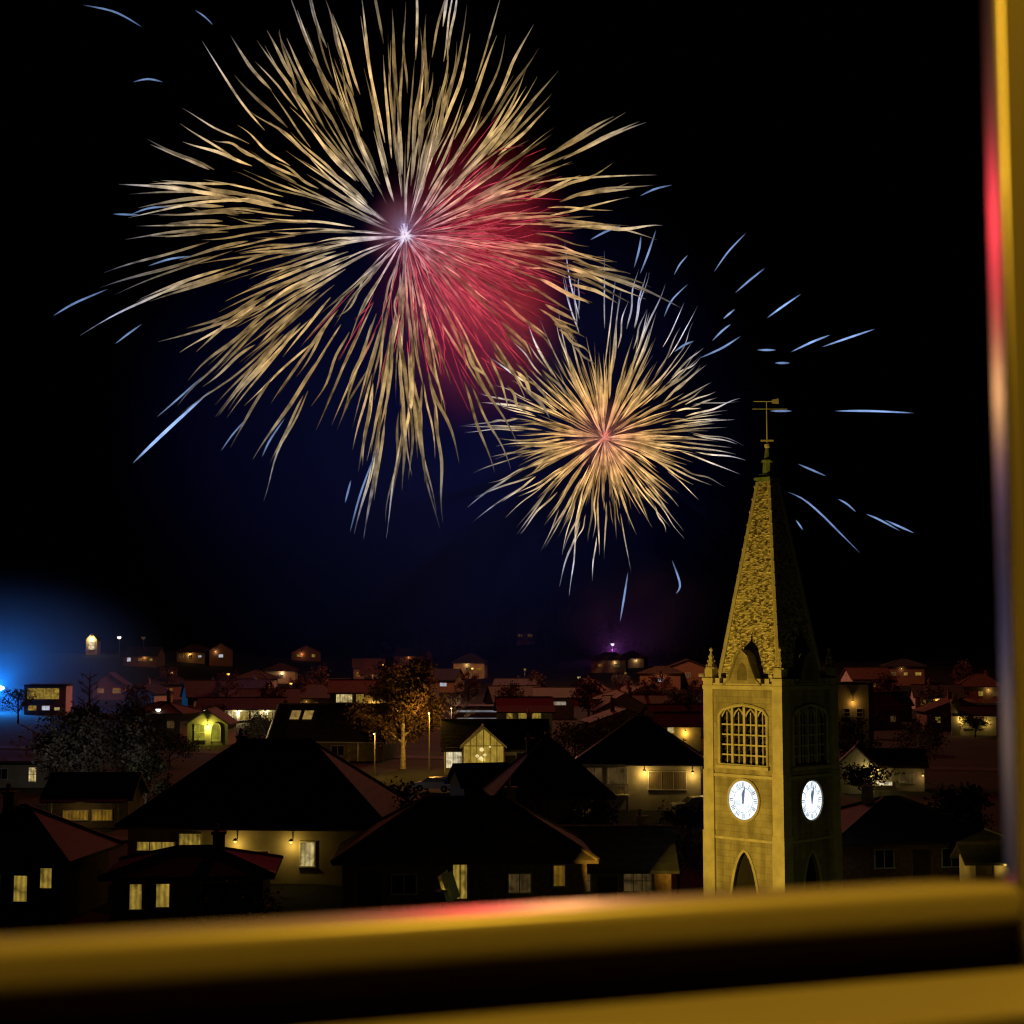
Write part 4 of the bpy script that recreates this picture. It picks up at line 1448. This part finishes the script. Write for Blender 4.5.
def smoke(name, label, c, rad, dens, col, noise_scale, noise_amt, seed=0.0, soft=1.0):
    m = bpy.data.materials.new(name + '_volume')
    m.use_nodes = True
    nt = m.node_tree
    nt.nodes.remove(nt.nodes['Principled BSDF'])
    out = nt.nodes['Material Output']
    pv = nt.nodes.new('ShaderNodeVolumeScatter')
    pv.inputs['Color'].default_value = col + (1,)
    tc = nt.nodes.new('ShaderNodeTexCoord')
    gr = nt.nodes.new('ShaderNodeTexGradient')
    gr.gradient_type = 'SPHERICAL'
    nt.links.new(tc.outputs['Object'], gr.inputs['Vector'])
    mr = nt.nodes.new('ShaderNodeMapRange')
    mr.interpolation_type = 'SMOOTHERSTEP'
    mr.inputs['From Min'].default_value = 0.02
    mr.inputs['From Max'].default_value = soft
    nt.links.new(gr.outputs['Fac'], mr.inputs['Value'])
    ns = nt.nodes.new('ShaderNodeTexNoise')
    ns.inputs['Scale'].default_value = noise_scale
    ns.inputs['Detail'].default_value = 3
    mpp = nt.nodes.new('ShaderNodeMapping')
    mpp.inputs['Location'].default_value = (seed, seed * .7, 0)
    nt.links.new(tc.outputs['Object'], mpp.inputs['Vector'])
    nt.links.new(mpp.outputs['Vector'], ns.inputs['Vector'])
    m2 = nt.nodes.new('ShaderNodeMapRange')
    m2.inputs['From Min'].default_value = .3
    m2.inputs['From Max'].default_value = .7
    m2.inputs['To Min'].default_value = dens * (1 - noise_amt)
    m2.inputs['To Max'].default_value = dens * (1 + noise_amt)
    nt.links.new(ns.outputs['Fac'], m2.inputs['Value'])
    mm = nt.nodes.new('ShaderNodeMath')
    mm.operation = 'MULTIPLY'
    nt.links.new(mr.outputs['Result'], mm.inputs[0])
    nt.links.new(m2.outputs['Result'], mm.inputs[1])
    nt.links.new(mm.outputs[0], pv.inputs['Density'])
    nt.links.new(pv.outputs[0], out.inputs['Volume'])
    bm = bmesh.new()
    bmesh.ops.create_icosphere(bm, subdivisions=3, radius=1.0)
    me = bpy.data.meshes.new(name)
    bm.to_mesh(me)
    bm.free()
    me.materials.append(m)
    o = bpy.data.objects.new(name, me)
    COL.objects.link(o)
    o.location = c
    o.scale = rad
    tag(o, label, 'smoke', kind='stuff')
    return o


D1, D2 = 400.0, 430.0
C1 = P(405, 236, D1)
C2 = P(604, 438, D2)
smoke('smoke', 'red tinted smoke drifting right of the large gold burst', P(472, 264, D1 + 10), (32, 26, 50), .022, (1.0, .22, .34), 2.6, .9, 3.1, 1.0)  # red light of the burst is also put into the smoke colour
smoke('smoke', 'thin blue tinted smoke spread round the bursts', P(440, 440, D1 + 92), (120, 46, 108), .019, (.03, .09, 1), 1.5, .4, 1.0, .6)  # navy glow of the sky, put into the smoke's own colour
smoke('mist', 'blue tinted mist round the floodlight mast at the left edge', P(0, 690, 372), (50, 62, 32), .007, (.3, .8, 1), 1.6, .25, 5.0, .8)  # lamp's blue is put into the mist colour as well
smoke('mist', 'faint violet mist above the violet lamp', P(645, 612, 640), (46, 30, 30), .010, (.95, .95, .95), 1.6, .3, 8.0, .8)
light('red_star_light', 'POINT', P(480, 236, D1 - 62), 78000, (1.0, .035, .035), None, 0.0)
for (sx_, sy_) in ((500, 205), (510, 262), (462, 322)):
    light('red_star_light', 'POINT', P(sx_, sy_, D1 - 20), 25000, (1.0, .02, .05), None, 0.0)
smoke('smoke', 'small added puff of smoke that gives the large burst its bloom', C1 + Vector((0, -6, 0)), (13, 10, 13), .012, (.9, .9, .95), 2.0, .5, 2.0, .8)  # added so that the heart light blooms
smoke('smoke', 'small added puff of smoke that gives the smaller burst its bloom', C2 + Vector((0, -6, 0)), (13, 10, 13), .016, (.95, .9, .9), 2.0, .3, 4.0, .8)  # scattering puff added for the glow round the core
light('heart_light', 'POINT', C1 + Vector((0, -7, 1)), 1500, (.6, .62, 1.0), None, 0.0)
light('heart_light', 'POINT', C2 + Vector((0, -9, 0)), 420, (1.0, .22, .18), None, 0.0)
light('blue_glow_light', 'POINT', P(402, 240, D1 - 30), 2200, (.12, .18, 1.0), None, 0.0)
light('blue_glow_light', 'POINT', P(400, 330, D1 + 26), 5500, (.03, .06, 1.0), None, 0.0)  # added between burst and blue smoke to light it, no star here
light('blue_glow_light', 'POINT', P(500, 480, D1 + 26), 5500, (.03, .06, 1.0), None, 0.0)  # same added fill for the lower part of the smoke
light('gold_star_light', 'POINT', P(560, 400, D2 - 48), 100000, (1.0, .5, .18), None, 0.0)

# ------------------------------------------------------------------ fireworks


def spark_mat(name, stops, scale, red=None, strength=1.0, rough=.8):
    """colour of the sparks by their distance from the burst's heart; some of the stars burn red"""
    m = bpy.data.materials.new(name)
    m.use_nodes = True
    nt = m.node_tree
    nt.nodes.remove(nt.nodes['Principled BSDF'])
    out = nt.nodes['Material Output']
    em = nt.nodes.new('ShaderNodeEmission')
    nt.links.new(em.outputs[0], out.inputs['Surface'])
    tc = nt.nodes.new('ShaderNodeTexCoord')
    ln = nt.nodes.new('ShaderNodeVectorMath')
    ln.operation = 'LENGTH'
    nt.links.new(tc.outputs['Object'], ln.inputs[0])
    dv = nt.nodes.new('ShaderNodeMath')
    dv.operation = 'DIVIDE'
    dv.inputs[1].default_value = scale
    nt.links.new(ln.outputs['Value'], dv.inputs[0])
    rp = nt.nodes.new('ShaderNodeValToRGB')
    els = rp.color_ramp.elements
    while len(els) < len(stops):
        els.new(.5)
    for e, (p, c) in zip(els, stops):
        e.position = p
        e.color = c + (1,)
    nt.links.new(dv.outputs[0], rp.inputs['Fac'])
    colo = rp.outputs['Color']
    if red:
        c, rad, rc = red
        sub = nt.nodes.new('ShaderNodeVectorMath')
        sub.operation = 'DISTANCE'
        sub.inputs[1].default_value = c
        nt.links.new(tc.outputs['Object'], sub.inputs[0])
        mr = nt.nodes.new('ShaderNodeMapRange')
        mr.interpolation_type = 'SMOOTHSTEP'
        mr.inputs['From Min'].default_value = rad
        mr.inputs['From Max'].default_value = rad * .25
        nt.links.new(sub.outputs['Value'], mr.inputs['Value'])
        sc = nt.nodes.new('ShaderNodeMath')
        sc.operation = 'MULTIPLY'
        sc.inputs[1].default_value = .6
        nt.links.new(mr.outputs['Result'], sc.inputs[0])
        mx = nt.nodes.new('ShaderNodeMix')
        mx.data_type = 'RGBA'
        nt.links.new(sc.outputs[0], mx.inputs['Factor'])
        nt.links.new(colo, mx.inputs['A'])
        mx.inputs['B'].default_value = rc + (1,)
        colo = mx.outputs['Result']
    nt.links.new(colo, em.inputs['Color'])
    at = nt.nodes.new('ShaderNodeAttribute')
    at.attribute_name = 'spark_glow'
    ns = nt.nodes.new('ShaderNodeTexNoise')
    ns.inputs['Scale'].default_value = .3
    ns.inputs['Detail'].default_value = 3
    nt.links.new(tc.outputs['Object'], ns.inputs['Vector'])
    m1 = nt.nodes.new('ShaderNodeMapRange')
    m1.inputs['From Min'].default_value = .3
    m1.inputs['From Max'].default_value = .7
    m1.inputs['To Min'].default_value = strength * (1 - rough)
    m1.inputs['To Max'].default_value = strength * (1 + rough)
    nt.links.new(ns.outputs['Fac'], m1.inputs['Value'])
    mu = nt.nodes.new('ShaderNodeMath')
    mu.operation = 'MULTIPLY'
    nt.links.new(at.outputs['Fac'], mu.inputs[0])
    nt.links.new(m1.outputs['Result'], mu.inputs[1])
    nt.links.new(mu.outputs[0], em.inputs['Strength'])
    m.cycles.emission_sampling = 'NONE'
    return m


class Trails(MB):
    def __init__(self):
        super().__init__()
        self.heat = []

    def trail(self, pts, rad, heat):
        n0 = len(self.v)
        self.tube(pts, rad, 4, cap=False)
        for h in heat:
            self.heat += [h] * 4
        assert len(self.heat) == len(self.v)

    def finish(self, name, m, parent):
        me = bpy.data.meshes.new(name)
        me.from_pydata(self.v, [], self.f)
        a = me.attributes.new('spark_glow', 'FLOAT', 'POINT')
        a.data.foreach_set('value', self.heat)
        me.materials.append(m)
        o = bpy.data.objects.new(name, me)
        COL.objects.link(o)
        o.parent = parent
        return o


def spark_path(Rm, d, side, q0, q1, bend, ph, fr, am, sag, seg=12):
    pts = []
    for k in range(seg + 1):
        t = k / seg
        q = q0 + (q1 - q0) * t
        p = d * (q * Rm) + Vector((0, 0, -sag * Rm * q ** 2.2))
        p += side * (bend * Rm * (q * q - q0 * q0) + am * Rm * math.sin(ph + fr * t) * min(1, t * 2))
        if d.z > .3:                       # the upper stars were still climbing
            up = (d.z - .3) / .7
            p.x *= 1 - .14 * up * q * q
            p.z += (.22 + sag) * up * Rm * q ** 2.2
        pts.append(p)
    return pts


GOLD = (.60, .385, .155)
PALE = (.60, .48, .33)
TIP = (.42, .45, .66)


def burst(name, label, C, Rm, n, seed, sm, sag, flat, width, group, ell=(1, 1), layers=None, wob=.012):
    """layers: (share, start from, start to, length from, length to, width factor)"""
    o = thing(name, label, 'firework', C, 0, group)
    r = random.Random(seed)
    tr = []
    for i in range(n):
        u = r.random()
        for ly in layers:
            if u < ly[0]:
                break
            u -= ly[0]
        _, a0, a1, l0, l1, wf = ly
        # stratified round the picture so that no side stays empty
        ang = (i * 2.39996 + r.gauss(0, .12))
        dep = r.gauss(0, flat)
        d = Vector((math.cos(ang), dep, math.sin(ang))).normalized()
        q0 = r.uniform(a0, a1)
        if d.z > .45 and wf < .9:
            q0 += .05
        ln = r.uniform(l0, l1)
        side0 = Vector((-d.z, r.gauss(0, .3), d.x)).normalized()
        bend = r.gauss(0, .085)
        ph, fr = r.uniform(0, 6.28), r.uniform(2, 6)
        for s in range(r.choice([1, 1, 1, 2, 2, 3])):
            dd = (d + Vector((r.gauss(0, .045), r.gauss(0, .045), r.gauss(0, .045)))).normalized()
            dd = Vector((dd.x * ell[0] * (1.0 if dd.x < 0 else .95), dd.y, dd.z * ell[1] * (1.0 if dd.z > 0 else .9)))
            qa = max(.02, q0 + r.gauss(0, .05))
            qb = (.8 if (sag > .1 and d.x > .45 and d.z < -.15) else 1.0) * min(1.08, qa + ln * r.uniform(.65, 1.1))
            qa = min(qa, qb - .1)
            side = (side0 + Vector((r.gauss(0, .4), r.gauss(0, .4), r.gauss(0, .4)))).normalized()
            pts = spark_path(Rm, dd, side, qa, qb, bend + r.gauss(0, .035), ph + r.gauss(0, .5), fr * r.uniform(.8, 1.5), wob * r.uniform(.2, 1), sag)
            w = width * wf * r.uniform(.55, 1.2)
            g = r.choice([r.uniform(.2, .5), r.uniform(.35, .8), r.uniform(.7, 1.25)])
            N = len(pts) - 1
            rad = [w * min(1, (k / N) / .25 + .25) * min(1, (1 - k / N) / .5 + .1) for k in range(N + 1)]
            heat = [g * min(1, (k / N) / .15 + .3) * min(1, (1 - k / N) / .4 + .2) for k in range(N + 1)]
            tr.append(((qb - qa) * w, pts, rad, heat))
    tr.sort(key=lambda t: -t[0])
    for sz, pts, rad, heat in tr[:100]:
        T_ = Trails()
        T_.trail(pts, rad, heat)
        T_.finish('spark_trail', sm, o)
    T_ = Trails()
    for sz, pts, rad, heat in tr[100:]:
        T_.trail(pts, rad, heat)
    e = T_.finish('fine_spark_trails', sm, o)
    tag(e, kind='stuff')
    return o


sm1 = spark_mat('gold_sparks', [(0.0, (.8, .78, 1.0)), (.06, (.62, .56, .72)), (.2, PALE), (.42, GOLD), (.64, GOLD), (.82, PALE), (1.0, TIP)], 76.0, red=(Vector((18, 0, -8)), 33.0, (.8, .10, .13)), strength=.95, rough=.65)
sm2 = spark_mat('amber_sparks', [(0.0, (1.0, .45, .36)), (.1, (.9, .40, .18)), (.28, (.7, .38, .13)), (.5, GOLD), (.68, PALE), (.95, TIP)], 41.0, strength=1.3, rough=.6)
B1 = burst('firework_burst', 'large gold firework burst with a white heart and a red flank high in the sky', C1, 72.0, 310, 11, sm1, .17, .08, .40, 'firework bursts', ell=(1.04, .93), wob=.014,
           layers=[(.20, .03, .08, .22, .5, .55), (.38, .14, .38, .28, .48, .9), (.42, .42, .68, .26, .42, 1.0)])
B2 = burst('firework_burst', 'smaller amber firework burst with a pink heart left of the spire', C2, 42.0, 260, 23, sm2, .09, .075, .27, 'firework bursts', ell=(1.0, 1.0), wob=.014,
           layers=[(.34, .03, .10, .3, .6, .8), (.40, .12, .35, .3, .5, 1.0), (.26, .4, .62, .25, .48, .8)])

# red stars on the right flank of the large burst
red_m = spark_mat('red_sparks', [(0, (.9, .14, .2)), (.5, (.85, .07, .12)), (1, (.7, .04, .08))], 74.0, strength=.75, rough=.6)
r = random.Random(5)
redt = []
for i in range(340):
    a = r.gauss(-.5, .62)
    rr0 = abs(r.gauss(14, 9)) + 2
    d = Vector((math.cos(a), r.gauss(0, .3), math.sin(a))).normalized()
    ln = r.uniform(5, 18)
    pts = []
    sd = Vector((-d.z, 0, d.x)) * r.gauss(0, .06)
    for k in range(7):
        t = k / 6
        q = rr0 + ln * t
        pts.append(d * q + Vector((0, 0, -.0016 * q * q)) + sd * q * t)
    w = r.uniform(.10, .2)
    redt.append((ln * w, pts, [w * min(1, .2 + 2 * t_) * min(1, 1.2 - t_) for t_ in [k / 6 for k in range(7)]], [r.uniform(.4, 1.0)] * 7))
redt.sort(key=lambda t: -t[0])
for q in redt[:60]:
    T_ = Trails()
    T_.trail(*q[1:])
    T_.finish('red_spark', red_m, B1)
T_ = Trails()
for q in redt[60:]:
    T_.trail(*q[1:])
tag(T_.finish('fine_red_sparks', red_m, B1), kind='stuff')

# hearts


def heart(parent, rad, stops, scale, strength, seed, n=34):
    r = random.Random(seed)
    T_ = Trails()
    for k in range(n):
        d = Vector((r.gauss(0, 1), r.gauss(0, 1), r.gauss(0, 1))).normalized()
        l = rad * r.uniform(.4, 1.3)
        T_.trail([d * 0, d * l * .35, d * l * .7, d * l], [rad * .10, rad * .09, rad * .05, .02], [1, .9, .5, .2])
    m = spark_mat('heart_glow', stops, scale, strength=strength, rough=.2)
    return T_.finish('heart', m, parent)


heart(B1, 3.6, [(0, (1, .92, 1.0)), (.5, (.75, .7, 1.0)), (1, (.35, .35, .7))], 5.0, .95, 3)
heart(B2, 2.6, [(0, (1, .34, .3)), (.5, (1, .26, .17)), (1, (.7, .22, .1))], 4.0, .75, 4, 44)

# blue stars flung beyond the gold: two ends (and bends) as seen, each at its own depth
blue_m = spark_mat('blue_sparks', [(0, (.34, .52, 1.0)), (.5, (.34, .52, 1.0)), (1, (.34, .52, 1.0))], 100.0, strength=.62, rough=.3)
left_s = [((83, 5), (115, 12), (142, 27)), ((133, 82), (148, 79), (163, 82)), ((53, 316), (75, 303), (108, 289)), ((115, 344), (128, 334), (142, 324)),
          ((133, 463), (165, 432), (210, 391)), ((157, 417), (180, 397), (203, 376)), ((221, 451), (233, 434), (250, 415)), ((262, 457), (270, 440), (285, 418)),
          ((350, 532), (361, 492), (378, 447)), ((345, 503), (351, 480)), ((130, 215), (150, 208), (180, 206)), ((113, 214), (140, 215)), ((148, 266), (170, 259), (192, 256)),
          ((195, 10), (205, 17), (213, 25)), ((640, 196), (655, 189), (672, 185))]
right_s = [((714, 272), (728, 252), (746, 233)), ((735, 293), (750, 280), (765, 268)), ((767, 318), (782, 307), (801, 294)), ((791, 352), (812, 342), (830, 335)),
           ((822, 347), (848, 338), (875, 329)), ((757, 350), (776, 350)), ((775, 363), (790, 363)), ((835, 411), (870, 411), (914, 413)), ((798, 464), (812, 470), (826, 476)),
           ((788, 492), (803, 499), (820, 513), (840, 533), (860, 553)), ((838, 499), (847, 504), (856, 512)), ((866, 514), (880, 520), (900, 531)), ((885, 520), (914, 533)),
           ((796, 520), (803, 530)), ((674, 275), (680, 264), (688, 255)), ((723, 319), (735, 309)), ((712, 341), (722, 331), (731, 324)), ((620, 622), (624, 598), (628, 572)),
           ((674, 352), (684, 345), (694, 341)), ((700, 358), (722, 348), (741, 336)), ((664, 317), (672, 300), (688, 284)), ((640, 274), (648, 254), (656, 230)), ((770, 411), (792, 411)),
           ((590, 240), (605, 232), (622, 225)), ((634, 268), (639, 250), (641, 236)), ((676, 594), (680, 584), (672, 560))]
bright = {4, 5}


def star(parent, pts, D, C, w, hs, seed):
    r = random.Random(seed)
    base = D + r.uniform(-14, 14)
    dd = r.uniform(-6, 6)
    L = [P(p[0], p[1], base + dd * i) - C for i, p in enumerate(pts)]
    # resample smoothly
    out = []
    m = len(L) - 1
    N = 9
    for k in range(N + 1):
        u = k / N * m
        i = min(int(u), m - 1)
        t = u - i
        p0, p1, p2, p3 = L[max(i - 1, 0)], L[i], L[i + 1], L[min(i + 2, m)]
        out.append(.5 * ((2 * p1) + (p2 - p0) * t + (2 * p0 - 5 * p1 + 4 * p2 - p3) * t * t + (3 * p1 - p0 - 3 * p2 + p3) * t ** 3))
    T_ = Trails()
    T_.trail(out, [w * (.12 + math.sin(math.pi * min(1, max(0, k / N))) ** .8) for k in range(N + 1)], [hs * (.2 + math.sin(math.pi * k / N)) for k in range(N + 1)])
    T_.finish('blue_spark', blue_m, parent)


for i, s in enumerate(left_s):
    star(B1, s, D1, C1, (.38 if i == 4 else .22), 1.5 if i == 4 else .6, 100 + i)
for i, s in enumerate(right_s):
    star(B2, s, D2, C2, .25, 1.15 if i in (2, 4, 7, 3) else .75, 200 + i)

# ------------------------------------------------------------------ the window we look out of
A = R(20.4)
WF = thing('window_frame', 'blurred painted window frame with sill and right jamb close to the viewer', 'window frame', (0, 1.0, CAMZ), A)
FRAME = mat('frame_paint', (.60, .57, .50), .36, .05, 2.0, 0.0, spec=1.0)
fb_ = FRAME.node_tree.nodes['Principled BSDF']
fb_.inputs['Coat Weight'].default_value = 1.0
fb_.inputs['Coat Roughness'].default_value = .35
fb_.inputs['Coat IOR'].default_value = 2.0
GAP_SHADE = mat('gap_shade', (.06, .026, .02), .8, .1, 3)  # brownish dark that paints the shade in the gap below the rail


def extrude(prof, a, b_, axis, bev=.004, name='rail', m=None, parent=None):
    """profile closed polygon, in (n, z) for a rail running along x or (x, n) for an upright"""
    bm = bmesh.new()
    A_ = [bm.verts.new((a, p[0], p[1]) if axis == 'x' else (p[0], p[1], a)) for p in prof]
    B_ = [bm.verts.new((b_, p[0], p[1]) if axis == 'x' else (p[0], p[1], b_)) for p in prof]
    bm.faces.new(A_)
    bm.faces.new(B_[::-1])
    n = len(prof)
    side = []
    for i in range(n):
        j = (i + 1) % n
        bm.faces.new((A_[i], B_[i], B_[j], A_[j]))
    bm.edges.ensure_lookup_table()
    es = [e for e in bm.edges if (e.verts[0] in A_) != (e.verts[1] in A_)]
    bmesh.ops.recalc_face_normals(bm, faces=bm.faces)
    bmesh.ops.bevel(bm, geom=es, offset=bev, segments=5, affect='EDGES', profile=.5)
    me = bpy.data.meshes.new(name)
    bm.to_mesh(me)
    bm.free()
    for p in me.polygons:
        p.use_smooth = True
    me.materials.append(m)
    o = bpy.data.objects.new(name, me)
    COL.objects.link(o)
    o.parent = parent
    wnm = o.modifiers.new('weighted_normal', 'WEIGHTED_NORMAL')
    wnm.weight = 100
    return o


JX = .376                                    # inner edge of the right jamb along the wall
extrude([(0, -.162), (.047, -.162), (.047, -.191), (.003, -.191)], -.9, JX + .02, 'x', .010, 'bottom_rail', FRAME, WF)
extrude([(.012, -.192), (.045, -.192), (.045, -.34), (.012, -.34)], -.9, .7, 'x', .002, 'gap_shade_strip', GAP_SHADE, WF)  # added dark strip in place of the shaded gap
extrude([(-.031, -.212), (-.031, -.24), (-.075, -.285), (-.138, -.226), (-.138, -.212)], -.9, .7, 'x', .004, 'sill', FRAME, WF)
extrude([(JX, .0), (JX + .026, .05), (JX + .2, .05), (JX + .2, .0)], -.34, .75, 'z', .007, 'jamb', FRAME, WF)
light('room_lamp', 'POINT', (.95, .97, CAMZ + 1.9), 108, (1.0, .52, .03), None, .12)
